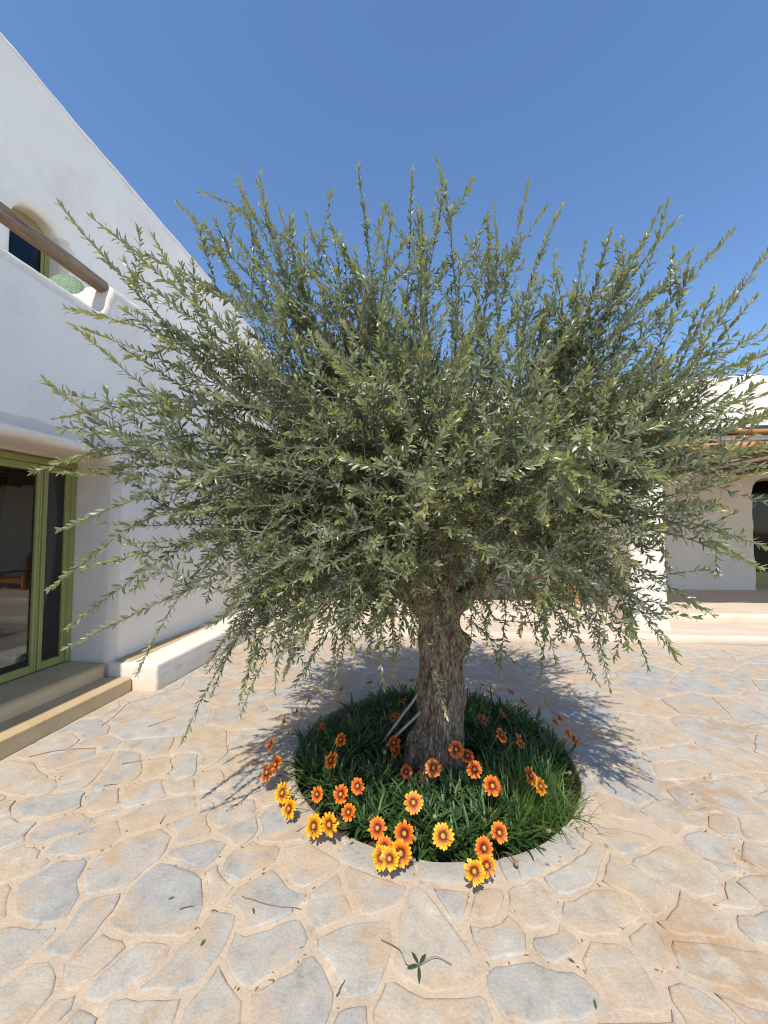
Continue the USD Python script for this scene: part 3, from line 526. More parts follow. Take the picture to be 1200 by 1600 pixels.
# ------------------------------------------------------------------ the low house with the porch at the back
al = math.radians(4.2); ME = np.array([[math.cos(al), -math.sin(al), 0], [math.sin(al), math.cos(al), 0], [0, 0, 1]])
def W(m):
    if isinstance(m, tuple):
        return (m[0] @ ME.T, m[1])
    return trimesh.Trimesh(np.asarray(m.vertices) @ ME.T, m.faces, process=False)
ph = thing('porch_house', 'low white house with a wooden porch eave behind the olive tree', 'house')
def back_wall(p):
    e, n, z = p[..., 0], p[..., 1], p[..., 2]
    top = 5.36 + 0.10 * np.sin(e * 0.9) + 0.16 * (meshkit.fbm(np.stack([e * 1.6, e * 0, e * 0], -1), 3, 51) - 0.5)
    d = smax(dbox(p, (-3.3, 9.75, -0.2), (14, 10.25, 8)), z - top, 0.12)
    for e0, e1, zt in ((8.30, 9.75, 2.92), (-0.6, 0.6, 2.75)):
        ar = smax(np.abs(e - (e0 + e1) / 2) - (e1 - e0) / 2, z - zt, 0.45)
        d = smax(d, -ar, 0.05)
    d = smax(d, -(dbox(p, (7.28, 9.5, 1.74), (7.58, 9.80, 2.06), 0.01)), 0.012)
    return d + wob(p, 1.5, 0.03, 52) + wob(p, 6, 0.008, 53)
bw = obj('wall', W(surface(back_wall, (-3.4, 9.55, 0.0), (12.5, 10.35, 5.8), 0.06)), 'white_plaster', ph, smooth=True)
def pier(p):
    z = p[..., 2]; w = 0.03 + 0.10 * np.clip(1 - z / 1.0, 0, 1) ** 2
    q = p.copy()
    return smax(dbox(p, (3.50, 6.30, 0.0), (4.02, 7.0, 2.86), 0.05) - w * 0.55, -(z - 0.0), 0.02) + wob(p, 3, 0.02, 61) + wob(p, 9, 0.008, 62)
obj('pier', W(surface(pier, (3.25, 6.05, -0.02), (4.3, 7.3, 3.0), 0.045)), 'white_plaster', ph, smooth=True)
obj('pier', W(surface(lambda p: pier(p - np.array([5.9, 0, 0])), (9.15, 6.05, -0.02), (10.2, 7.3, 3.0), 0.045)), 'white_plaster', ph, smooth=True)
obj('porch_roof', W(bx(-3.3, 12.5, 6.24, 9.74, 3.05, 3.125, 0.01)), 'beige_plaster', ph)
r3 = np.random.default_rng(4)
for k, (e0, e1) in enumerate(((-3.3, 0.4), (0.41, 3.8), (3.81, 7.0), (7.01, 10.2), (10.21, 12.5))):
    t = np.linspace(0, 1, 14); P = np.c_[e0 + t * (e1 - e0), np.full(14, 6.20), 2.95 + 0.012 * np.sin(t * 7 + k)]
    V, F = tube(P, 0.062 + 0.008 * np.sin(t * 11 + k), 12); obj('eave_log', W(trimesh.Trimesh(V, F, process=False)), 'orange_wood', ph, smooth=40)
for k in range(26):
    e0 = -3.25 + k * 0.605
    obj('roof_board', W(bx(e0, e0 + 0.59, 6.10 + r3.uniform(-.03, .03), 7.3, 3.13 + r3.uniform(0, .02), 3.18, 0.006)), 'orange_wood', ph)
for k in range(20):
    e0 = -3.0 + k * 0.78
    V, F = tube(np.array([[e0, 6.28, 3.0], [e0, 9.7, 3.0]]), 0.042, 10)
    obj('rafter', W(trimesh.Trimesh(V, F, process=False)), 'log_wood', ph, smooth=40)
obj('roof_stone', W(bx(5.45, 5.9, 6.35, 6.7, 3.20, 3.31, 0.03)), 'black_metal', ph)
def slab_n(poly, n0, n1):
    m = trimesh.creation.extrude_polygon(poly, n1 - n0, engine='earcut'); v = m.vertices
    return trimesh.Trimesh(np.c_[v[:, 0], n1 - v[:, 2], v[:, 1]], m.faces)
for e0, e1, zs, ri in ((8.30, 9.75, 2.35, 0.58), (-0.6, 0.6, 2.25, 0.5)):
    op = Polygon(arch_pts(e0 - 0.03, e1 + 0.03, 0.21, zs, ri + .03)); ip = Polygon(arch_pts(e0 + 0.06, e1 - 0.06, 0.62, zs, ri - 0.05))
    d2 = obj('porch_door', W(slab_n(op.difference(ip), 10.08, 10.13)), 'olive_paint', ph)
    obj('pane', W(slab_n(ip.buffer(0.01), 10.10, 10.106)), 'porch_pane', d2)
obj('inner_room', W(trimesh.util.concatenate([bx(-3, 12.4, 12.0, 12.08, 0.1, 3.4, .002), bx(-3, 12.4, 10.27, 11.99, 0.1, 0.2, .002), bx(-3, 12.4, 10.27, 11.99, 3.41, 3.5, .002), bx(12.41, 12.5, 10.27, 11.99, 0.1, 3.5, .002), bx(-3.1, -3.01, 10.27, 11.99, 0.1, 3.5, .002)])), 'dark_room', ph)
ter = thing('terrace_steps', 'two broad pale stone steps up to the porch', 'steps')
obj('lower_step', W(rough_box((-2.6, 5.93, -0.1), (12.2, 7.02, 0.11), 0.012, 0.05, 71, 0.01)), 'terrace_stone', ter, smooth=True)
obj('upper_step', W(rough_box((-3.2, 6.94, -0.1), (12.2, 10.2, 0.22), 0.012, 0.05, 73, 0.01)), 'terrace_stone', ter, smooth=True)
# wooden chair on the porch
ch = thing('wooden_chair', 'orange brown wooden armchair on the porch half hidden by olive leaves', 'chair')
def chb(nm, *a):
    obj(nm, W(bx(*a)), 'orange_wood', ch)
for e0 in (2.50, 3.22):
    for n0 in (7.72, 8.32):
        chb('leg', e0, e0 + 0.07, n0, n0 + 0.07, 0.232, 0.60 if n0 < 8 else 1.02)
    chb('armrest', e0 - 0.01, e0 + 0.08, 7.70, 8.40, 0.602, 0.635)
    chb('side_rail', e0 + .01, e0 + 0.06, 7.795, 8.315, 0.40, 0.47)
chb('front_rail', 2.575, 3.215, 7.73, 7.78, 0.38, 0.47)
for k in range(6):
    chb('seat_slat', 2.575, 3.215, 7.80 + k * 0.085, 7.87 + k * 0.085, 0.475, 0.495)
for k in range(6):
    chb('back_slat', 2.60 + k * 0.105, 2.67 + k * 0.105, 8.34, 8.365, 0.5, 1.0)
chb('back_rail', 2.575, 3.215, 8.33, 8.375, 1.003, 1.07)

# ------------------------------------------------------------------ the olive tree
TB = np.array([0.02, 2.90, 0.0])
olive = thing('olive_tree', 'large bushy olive tree with thick grey brown trunk in the round bed', 'tree')
def seg(p, a, b, ra, rb):
    a, b = np.array(a), np.array(b); ab = b - a; t = np.clip(((p - a) @ ab) / (ab @ ab), 0, 1)
    return np.linalg.norm(p - a - t[..., None] * ab, axis=-1) - (ra + (rb - ra) * t)
LIMBS = [[(0.0, 2.9, 0.98), (-0.32, 2.78, 1.30), (-0.66, 2.66, 1.56), (-0.95, 2.62, 1.95)],
         [(0.03, 2.9, 1.02), (0.10, 2.82, 1.35), (0.30, 2.60, 1.75), (0.46, 2.45, 2.2)],
         [(0.04, 2.93, 1.0), (0.34, 2.98, 1.28), (0.66, 3.02, 1.55), (0.98, 3.0, 1.9)],
         [(0.0, 2.95, 1.0), (0.02, 3.12, 1.4), (0.10, 3.42, 1.75), (0.12, 3.75, 2.1)],
         [(0.0, 2.88, 1.0), (-0.12, 2.66, 1.35), (-0.28, 2.32, 1.62), (-0.36, 2.05, 1.95)],
         [(0.01, 2.92, 1.0), (-0.14, 3.02, 1.5), (-0.30, 3.16, 1.95), (-0.40, 3.2, 2.4)],
         [(0.02, 2.9, 1.05), (0.04, 2.9, 1.55), (0.02, 2.86, 2.0), (0.06, 2.84, 2.5)]]
def trunk_sdf(p):
    d = seg(p, (0.015, 2.90, -0.12), (0.02, 2.90, 0.45), 0.183, 0.158)
    d = smin(d, seg(p, (0.02, 2.90, 0.45), (0.02, 2.90, 0.86), 0.158, 0.144), 0.06)
    d = smin(d, seg(p, (0.02, 2.90, 0.86), (0.03, 2.9, 1.12), 0.140, 0.112), 0.08)
    d = smin(d, seg(p, (0.14, 2.88, 0.80), (0.205, 2.86, 0.86), 0.055, 0.042), 0.07)
    d = smin(d, seg(p, (-0.20, 2.83, -0.14), (-0.16, 2.86, 0.14), 0.085, 0.06), 0.05)
    d = smin(d, seg(p, (0.16, 2.75, -0.12), (0.10, 2.82, 0.14), 0.085, 0.05), 0.08)
    d = smin(d, seg(p, (-0.05, 2.70, -0.14), (-0.03, 2.80, 0.16), 0.08, 0.05), 0.08)
    for L in LIMBS:
        d = smin(d, seg(p, L[0], L[1], 0.085, 0.062), 0.05)
    th = np.arctan2(p[..., 1] - 2.9, p[..., 0] - 0.02)
    q = np.stack([np.cos(th) * 1.6, np.sin(th) * 1.6, p[..., 2] * 1.3], -1)
    d = d - 0.052 * (meshkit.fbm(q * 1.5, 3, 3) - 0.5)
    q2 = np.stack([np.cos(th) * 3, np.sin(th) * 3, p[..., 2] * 2.2], -1)
    return d - 0.030 * (meshkit.fbm(q2 * 3.2, 3, 5) - 0.5)
obj('trunk', surface(trunk_sdf, (-0.42, 2.55, -0.16), (0.44, 3.25, 1.42), 0.0125), 'bark', olive, smooth=True)
def catmull(P, n):
    P = np.asarray(P, float); P = np.vstack([2 * P[0] - P[1], P, 2 * P[-1] - P[-2]]); out = []
    for k in range(1, len(P) - 2):
        t = np.linspace(0, 1, n, endpoint=k == len(P) - 3)[:, None]; a, b, c, d = P[k - 1:k + 3]
        out.append(0.5 * (2 * b + (c - a) * t + (2 * a - 5 * b + 4 * c - d) * t ** 2 + (3 * b - a - 3 * c + d) * t ** 3))
    return np.vstack(out)
limb_pts = []
for L in LIMBS:
    P = catmull(L, 8); P[4:] += 0.018 * (meshkit.noise(P[4:] * 4, 3)[:, None] - 0.5)
    limb_pts.append(P)
    obj('limb', trimesh.Trimesh(*tube(P, np.linspace(0.075, 0.022, len(P)), 12), process=False), 'bark', olive, smooth=50)
# the sawn stump that shows under the crown on the left
P = catmull([(-0.20, 2.72, 1.22), (-0.36, 2.56, 1.36), (-0.52, 2.36, 1.50)], 8)
obj('limb', trimesh.Trimesh(*tube(P, np.linspace(0.07, 0.075, len(P)), 14), process=False), 'bark', olive, smooth=50)
LPTS = np.vstack([p[6:] for p in limb_pts])
LTREE = cKDTree(LPTS)

rt = np.random.default_rng(77)
CC = np.array([0.05, 2.72, 1.72])
nodes = []
NB = 64
for k in range(NB):                                  # ends of the branches, spread through the inner crown
    sz = 1 - 1.25 * (k + 0.5) / NB; az = k * 2.39996 + rt.normal(0, 0.2)
    h = math.sqrt(max(0, 1 - sz * sz)); r = rt.uniform(0.8, 1.1)
    nodes.append(CC + r * np.array([0.76 * h * math.cos(az), 0.70 * h * math.sin(az), 0.80 * sz if sz > 0 else 0.85 * sz]))
nodes = np.array(nodes)
for P1 in nodes:
    _, ix = LTREE.query(P1); P0 = LPTS[ix]
    mid = (P0 + P1) / 2 + rt.normal(0, 0.05, 3) + [0, 0, 0.03]
    obj('branch', trimesh.Trimesh(*tube(bez(P0, mid, P1, 9), np.linspace(0.024, 0.011, 9), 7), process=False), 'bark', olive, smooth=60)
NTREE = cKDTree(nodes)

def blade_template(rows, fold=0.25):
    """Unit leaf: rows (t, half width); returns along, across, lift factors and triangles."""
    A, B, C = [0.0], [0.0], [0.0]; F = []; prev = (0, 0, 0)
    for t, w in rows:
        i0 = len(A); A += [t, t, t]; B += [-w, 0, w]; C += [w * fold, 0, w * fold]; cur = (i0, i0 + 1, i0 + 2)
        if prev == (0, 0, 0):
            F += [(0, cur[1], cur[0]), (0, cur[2], cur[1])]
        else:
            F += [(prev[0], prev[1], cur[0]), (prev[1], cur[1], cur[0]), (prev[1], prev[2], cur[1]), (prev[2], cur[2], cur[1])]
        prev = cur
    A.append(1.0); B.append(0.0); C.append(0.0); e = len(A) - 1
    F += [(prev[0], prev[1], e), (prev[1], prev[2], e)]
    return np.array(A), np.array(B), np.array(C), np.array(F)
OLIVE = blade_template([(0.3, 0.42), (0.66, 0.46)], 0.3)
STRAP = blade_template([(0.15, 0.22), (0.4, 0.38), (0.65, 0.5), (0.88, 0.38)], 0.35)
GRASS = blade_template([(0.1, 0.5), (0.35, 0.5), (0.6, 0.42), (0.82, 0.28)], 0.3)
def blades(tpl, pos, d, nr, ln, wd, tint, curl):
    """Many leaves at once. curl bends each one away from its upper face."""
    A, B, C, F = tpl; d = nrmz(d); s = nrmz(np.cross(d, nr)); u = np.cross(s, d); n, m = len(pos), len(A)
    th = curl[:, None] * A[None]; sa = np.where(np.abs(th) < 1e-4, A[None], np.sin(th) / np.where(np.abs(th) < 1e-4, 1, curl[:, None])); ca = np.where(np.abs(th) < 1e-4, 0, (1 - np.cos(th)) / np.where(np.abs(th) < 1e-4, 1, curl[:, None]))
    V = pos[:, None] + ln[:, None, None] * (sa[..., None] * d[:, None] - ca[..., None] * u[:, None]) + wd[:, None, None] * (B[None, :, None] * s[:, None] + C[None, :, None] * u[:, None])
    return V.reshape(-1, 3), (F[None] + (np.arange(n) * m)[:, None, None]).reshape(-1, 3), np.repeat(tint, m, axis=0)

DARK, MID, GREY, YOUNG = np.array([0.044, 0.061, 0.031]), np.array([0.130, 0.150, 0.076]), np.array([0.215, 0.228, 0.162]), np.array([0.320, 0.300, 0.090])
def leaves_on(P, r, start=0.2, step=0.027, size=1.0, young=1.0):
    """Opposite pairs of narrow leaves along the path P, each pair turned by a right angle from the last."""
    sl = np.linalg.norm(np.diff(P, axis=0), axis=1); cs = np.r_[0, np.cumsum(sl)]; L = cs[-1]
    s = []; x = start * L
    while x < L - 0.004:
        s.append(x); x += step * r.uniform(0.75, 1.3) * (1 - 0.45 * (x / L) ** 3)
    s = np.array(s + [L - 0.003]); n = len(s)
    pos = np.stack([np.interp(s, cs, P[:, k]) for k in range(3)], 1); T = np.stack([np.interp(s, cs, np.gradient(P[:, k], cs)) for k in range(3)], 1); T = nrmz(T)
    a = nrmz(np.cross(T, np.array([0.31, 0.2, 0.93]))); b = np.cross(T, a)
    ph = (np.arange(n) % 2) * np.pi / 2 + r.uniform(0, 6.28) + r.normal(0, 0.35, n)
    pos = np.repeat(pos, 2, 0); T2 = np.repeat(T, 2, 0); ph2 = np.repeat(ph, 2) + np.tile([0, np.pi], n); rel = np.repeat(s / L, 2)
    keep = r.random(2 * n) > 0.07
    side = np.cos(ph2)[:, None] * np.repeat(a, 2, 0) + np.sin(ph2)[:, None] * np.repeat(b, 2, 0)
    ang = np.radians(np.clip(r.normal(50, 11, 2 * n) - 26 * rel ** 4, 10, 85))
    d = np.cos(ang)[:, None] * T2 + np.sin(ang)[:, None] * side + [0, 0, 0.10]
    nr = np.sin(ang)[:, None] * T2 - np.cos(ang)[:, None] * side + [0, 0, 0.35] + r.normal(0, 0.22, (2 * n, 3))
    tip = np.clip((rel - 0.80) / 0.2, 0, 1)
    ln = size * r.normal(0.040, 0.008, 2 * n) * (1 - 0.35 * tip ** 2); wd = ln * r.uniform(0.26, 0.35, 2 * n)
    w = r.random((2 * n, 1)) ** 1.3; base = DARK * (1 - w) + MID * w; g = r.random((2 * n, 1)) ** 1.3; base = base * (1 - g) + GREY * g
    y = np.clip((0.14 + 0.86 * tip * young) * r.uniform(0.4, 1.1, 2 * n), 0, 1)[:, None]
    tint = base * (1 - y) + YOUNG * y
    k = keep
    return blades(OLIVE, pos[k], d[k], nr[k], ln[k], wd[k], tint[k], r.normal(0.35, 0.35, 2 * n)[k])
def stem(P, r0, r1, c0, c1, sides=4):
    V, F = tube(P, np.linspace(r0, r1, len(P)), sides, cap=False); t = np.repeat(np.linspace(0, 1, len(P)), sides)[:, None]
    return V, F, (1 - t) * c0 + t * c1
WOODC, TWIGC, TIPC = np.array([0.13, 0.105, 0.07]), np.array([0.22, 0.20, 0.115]), np.array([0.21, 0.22, 0.09])
def shoot(root, tip, r, droop=0.0, ntw=4, size=1.0, leaf_from=0.3, bow=None):
    L = np.linalg.norm(tip - root); d = (tip - root) / L
    ctrl = root + d * L * 0.5 + (np.array([0, 0, 0.16 * L + droop * L]) if bow is None else bow) + r.normal(0, 0.115 * L, 3)
    n = 14; P = bez(root, ctrl, tip, n) + np.cumsum(r.normal(0, 0.010, (n, 3)), 0) * np.linspace(1, 0.3, n)[:, None]
    out = [stem(P, 0.0042 + 0.0018 * L, 0.0012, WOODC, TIPC), leaves_on(P, r, leaf_from, 0.020, size)]
    side_n = nrmz(np.cross(d, r.normal(0, 1, 3)))
    for k in range(ntw):
        t = r.uniform(0.22, 0.84); x = t * (n - 1); i0 = int(x); p = P[i0] + (x - i0) * (P[min(i0 + 1, n - 1)] - P[i0]); T = nrmz(P[min(i0 + 1, n - 1)] - P[i0])
        s = nrmz(np.cross(T, r.normal(0, 1, 3))); l = r.uniform(0.14, 0.38) * (1.15 - 0.5 * t) * min(1.0, L); q = p + l * nrmz(T * 0.65 + s * 0.85 + [0, 0, 0.22 - max(droop, 0)])
        c = (p + q) / 2 + s * l * 0.12
        Q = bez(p, c, q, 6); out += [stem(Q, 0.0024, 0.0010, TWIGC, TIPC, 3), leaves_on(Q, r, 0.10, 0.0185, size * 0.95)]
    return join(out)
def shell(az, el, r):
    """Point on the outside of the crown."""
    ce, se = math.cos(el), math.sin(el)
    hx, hy = 1.62, 1.50 if math.sin(az) < 0 else 1.45
    up, p = (1.52, 3.2) if se > 0 else (0.68, 2.2)
    q = ((abs(ce * math.cos(az)) / hx) ** p + (abs(ce * math.sin(az)) / hy) ** p + (abs(se) / up) ** p) ** (-1 / p)
    return CC + [0, 0, -0.1] + q * r * np.array([ce * math.cos(az), ce * math.sin(az), se])
def inner_root(tip, r):
    dist, ix = NTREE.query(tip * [0.85, 1, 0.55] + [0, 0.3, 0.9] if tip[2] > 2.3 else tip, k=7); w = r.choice(ix); P1 = nodes[w]
    return P1 + r.normal(0, 0.03, 3)

shoots = []                                          # (mesh, size on show)
HERO = [tuple(map(float, h.split(','))) for h in '0.01,1.93,3.62 0.07,1.95,3.44 -0.08,1.93,3.31 -0.41,1.88,3.54 -0.26,1.91,3.31 -0.53,1.88,3.21 -0.92,1.81,3.51 -1.20,1.77,3.41 -1.28,1.69,3.31 -0.82,1.83,3.34 -0.66,1.85,3.31 -1.05,1.80,3.21 0.48,2.00,3.44 0.27,1.98,3.21 0.63,2.04,3.01 0.80,1.81,3.00 1.10,1.85,3.07 0.96,1.84,2.96 1.29,1.83,2.96 1.32,1.73,2.62 1.32,1.73,2.45 1.32,1.73,2.24 1.32,1.73,2.09 -1.42,1.26,2.91 -1.32,1.29,2.86 -1.27,1.53,2.98 -1.32,1.45,2.84 -1.42,1.28,2.52 -1.41,1.29,2.44 -1.52,1.28,2.27 -1.45,1.30,2.06 -1.58,1.29,1.88 -1.48,1.30,1.93 -1.45,1.32,1.66 -1.49,1.32,1.43 -1.42,1.34,1.21 -1.34,1.34,1.52 -1.26,1.78,0.61 -0.99,1.88,0.73 -1.31,1.56,1.02 -1.14,1.85,0.83 1.32,1.74,1.86 1.31,1.75,1.58 1.31,1.77,1.50 1.23,1.95,1.27 1.16,2.08,1.00 0.84,2.12,0.83 1.08,2.15,0.95 0.60,2.08,0.96 -0.14,1.98,1.06 -0.27,1.97,0.83 -0.59,1.93,0.83 -0.66,1.91,0.93 0.12,2.01,1.06 -0.82,1.90,0.80 0.39,1.58,1.50 -0.53,1.55,1.59 0.02,1.36,1.89 0.32,1.44,2.09 -0.28,1.35,2.13 -0.65,1.41,1.92 0.62,1.58,1.97 0.15,1.50,2.32 -0.10,1.41,1.48 0.18,1.44,1.53 -0.20,1.45,2.52 -0.45,1.42,2.42 0.42,1.53,2.47'.split()]
for h in HERO:
    tip = np.array(h); root = inner_root(tip, rt); L = np.linalg.norm(tip - root)
    low = tip[2] < 1.1
    shoots.append((shoot(root, tip, rt, 0.14 if low else (-0.24 if tip[2] > 1.95 else -0.05), 11 if L > 0.9 else 6, 1.05, 0.26), 9.0, tip))
    for _ in range(2 if abs(tip[0]) > 0.8 else 1):
        t2 = root + (tip - root) * rt.uniform(0.72, 0.93) + rt.normal(0, 0.13, 3); r2 = inner_root(t2, rt)
        shoots.append((shoot(r2, t2, rt, 0.10 if low else (-0.2 if t2[2] > 1.95 else -0.02), 6, 1.0, 0.25), 8.0, t2))
NS = 760
for k in range(NS):
    u = rt.random(); az = rt.uniform(0, 2 * np.pi)
    se = -0.42 + 1.40 * (k + rt.random()) / NS; se = min(se, 0.985); el = math.asin(se)
    tip = shell(az, el, rt.uniform(0.62, 0.98) if rt.random() < 0.75 else rt.uniform(0.95, 1.06))
    if meshkit.noise(np.array([[math.cos(az) * 2.4, math.sin(az) * 2.4, se * 3.2]]) + 7, 4)[0] < 0.40:
        continue                                     # gaps between the clumps
    root = inner_root(tip, rt)
    if se < 0.0:
        tip = tip + [0, 0, -0.06 * rt.random()]
    L = np.linalg.norm(tip - root)
    if L < 0.25:
        continue
    shoots.append((shoot(root, tip, rt, 0.06 if se < 0 else (0.0 if se < 0.12 else -0.24), int(rt.integers(4, 9)), rt.uniform(0.9, 1.1), 0.25), None, tip))
for k in range(46):                                  # upright shoots along the top
    tip = np.array([rt.uniform(-1.05, 1.1), rt.uniform(1.95, 2.9), rt.uniform(2.75, 3.35)]); tip[2] -= 0.30 * (tip[0] / 1.1) ** 2
    root = np.array([tip[0] * 0.80, tip[1] + rt.uniform(0.0, 0.25), rt.uniform(1.9, 2.2)]); root = 0.7 * root + 0.3 * nodes[NTREE.query(root)[1]]
    shoots.append((shoot(root, tip, rt, -0.16, 6, 1.0, 0.15), None, tip))
for k in range(20):                                  # hanging shoots under the crown
    az = rt.uniform(0, 2 * np.pi); rad = rt.uniform(0.5, 1.4)
    tip = np.array([CC[0] + rad * math.cos(az), CC[1] + 0.8 * rad * math.sin(az), rt.uniform(0.72, 1.05)]); root = inner_root(tip + [0, 0, 0.5], rt)
    if np.linalg.norm(tip - root) > 0.25:
        shoots.append((shoot(root, tip, rt, 0.30, 4, 0.95, 0.3), None, tip))
eye = np.array([0, 0, H])
n0 = len(shoots)
STUMP = np.array([-0.45, 2.45, 1.43])
def stray(V):
    v = (V - eye) / ((V - eye) @ FW)[:, None]
    return bool(((v @ RT > 0.80) & (v @ UP < -0.34)).any())
def blocks(t):
    """Keeps the white pier and the sawn limb from being buried in leaves."""
    v = (t - eye) / ((t - eye) @ FW)
    for a, rx, ry in ((np.array([3.72, 6.4, 0.75]), 0.12, 0.13), (STUMP, 0.075, 0.06)):
        w = (a - eye) / ((a - eye) @ FW)
        if abs((v - w) @ RT) < rx and abs((v - w) @ UP) < ry:
            return True
    return (v @ RT) > 0.82 and (v @ UP) < -0.20
shoots = [s for s in shoots if (s[0][0][:, 1] + 0.70 * s[0][0][:, 2]).min() > 1.96 and ((s[0][0] - eye) @ FW).min() > 0.85 and (((s[0][0] - eye) @ UP) / ((s[0][0] - eye) @ FW)).max() < 0.97 and (s[1] == 9.0 or not blocks(s[2])) and not stray(s[0][0])]   # none reaches out over the front paving
print('shoots', n0, len(shoots))
def show(t):
    v = t - eye; z = v @ FW
    return -1 if z < 0.3 else 1 / z ** 2 + 0.22 * np.linalg.norm((t - CC) / [1.6, 1.5, 1.5])
shoots.sort(key=lambda s: -(s[1] or show(s[2])))
for (V, F, t), _, _ in shoots[:294]:
    obj('leafy_shoot', (V, F), 'olive_leaf', olive, smooth=True, tint=t)
rest = [s[0] for s in shoots[294:]]
for k in range(620):                                 # short leafy twigs that fill the inside of the crown
    p = rt.normal(0, 1, 3); far = np.linalg.norm(p); p = CC + p * [0.62, 0.55, 0.5] + [0, 0, 0.05]
    if p[2] < 0.98 or far > 2.0:
        continue
    out = nrmz(p - CC + [0, 0, 0.1] + rt.normal(0, 0.5, 3)); q = p + out * rt.uniform(0.2, 0.42)
    Q = bez(p, (p + q) / 2 + rt.normal(0, 0.03, 3), q, 6); rest.append(join([stem(Q, 0.004, 0.0012, WOODC, TIPC, 3), leaves_on(Q, rt, 0.0, 0.022, 1.0, 0.5)]))
V, F, t = join(rest)
print('crown triangles', len(F) + sum(len(s[0][1]) for s in shoots[:294]))
obj('foliage', (V, F), 'olive_leaf', olive, smooth=True, tint=t, kind='stuff')

# two grey stakes that lean on the trunk
for a, b, lab in (((-0.50, 3.02, -0.10), (-0.13, 2.86, 0.47), 'upper of the two grey stakes leaning on the left of the trunk'), ((-0.49, 2.98, -0.10), (-0.12, 2.80, 0.36), 'lower of the two grey stakes leaning on the left of the trunk')):
    P = np.linspace(a, b, 7) + rt.normal(0, 0.0015, (7, 3))
    obj('stake', trimesh.Trimesh(*tube(P, 0.0095, 10), process=False), 'stake_wood', smooth=50, label=lab, cat='stake')

# ------------------------------------------------------------------ plants in the bed
rb = np.random.default_rng(21)
parts = []; n_cl = 0
while n_cl < 225:
    r_, th = math.sqrt(rb.random()) * 0.945, rb.uniform(0, 2 * np.pi)
    if 3.6 < th < 5.9:
        r_ *= 0.93
    c = np.array([BED[0] + r_ * math.cos(th), BED[1] + r_ * math.sin(th), -0.075])
    if math.hypot(c[0] - 0.02, c[1] - 2.9) < 0.27 or (math.hypot(c[0] + 0.18, c[1] - 2.62) < 0.15) or (math.hypot(c[0] - 0.6, c[1] - 2.55) < 0.20) or (0.45 < th < 5.9) is False and r_ > 0.93:
        continue
    n_cl += 1; n = int(rb.integers(26, 40)); ph = rb.uniform(0, 2 * np.pi, n); el = np.radians(rb.uniform(28, 85, n))
    d = np.stack([np.cos(el) * np.cos(ph), np.cos(el) * np.sin(ph), np.sin(el)], 1)
    nr = np.stack([-np.sin(el) * np.cos(ph), -np.sin(el) * np.sin(ph), np.cos(el)], 1) + rb.normal(0, 0.12, (n, 3))
    pos = c + np.c_[rb.normal(0, 0.022, (n, 2)), np.zeros(n)]; ln = rb.uniform(0.14, 0.26, n); wd = rb.uniform(0.011, 0.017, n)
    w = rb.random((n, 1)); tint = np.array([0.028, 0.062, 0.017]) * (1 - w) + np.array([0.075, 0.145, 0.035]) * w
    old = rb.random((n, 1)) < 0.03; tint = np.where(old, [0.22, 0.17, 0.08], tint)
    parts.append(blades(STRAP, pos, d, nr, ln, wd, tint, rb.uniform(0.4, 1.4, n)))
V, F, t = join(parts)
obj('bedding_leaves', (V, F), 'bed_leaf', smooth=True, tint=t, label='dark green strap leaved bedding plants filling the round bed', cat='bedding plants', kind='stuff')
parts = []
for c, n in (((0.60, 2.56), 240), ((0.70, 2.42), 120), ((0.46, 2.40), 120), ((0.62, 2.72), 70), ((0.30, 2.28), 50), ((0.42, 2.78), 40)):
    ph = rb.uniform(0, 2 * np.pi, n); el = np.radians(rb.uniform(50, 88, n)); d = np.stack([np.cos(el) * np.cos(ph), np.cos(el) * np.sin(ph), np.sin(el)], 1)
    nr = np.stack([-np.sin(el) * np.cos(ph), -np.sin(el) * np.sin(ph), np.cos(el)], 1) + rb.normal(0, 0.1, (n, 3))
    pos = np.c_[c[0] + rb.normal(0, 0.055, n), c[1] + rb.normal(0, 0.055, n), np.full(n, -0.07)]; w = rb.random((n, 1))
    parts.append(blades(GRASS, pos, d, nr, rb.uniform(0.16, 0.36, n), rb.uniform(0.0035, 0.006, n), np.array([0.06, 0.115, 0.02]) * (1 - w) + np.array([0.13, 0.21, 0.04]) * w, rb.uniform(0.3, 1.6, n)))
V, F, t = join(parts)
obj('grass_tuft', (V, F), 'bed_leaf', smooth=True, tint=t, label='bright green tuft of thin grass at the right front of the bed', cat='grass', kind='stuff')

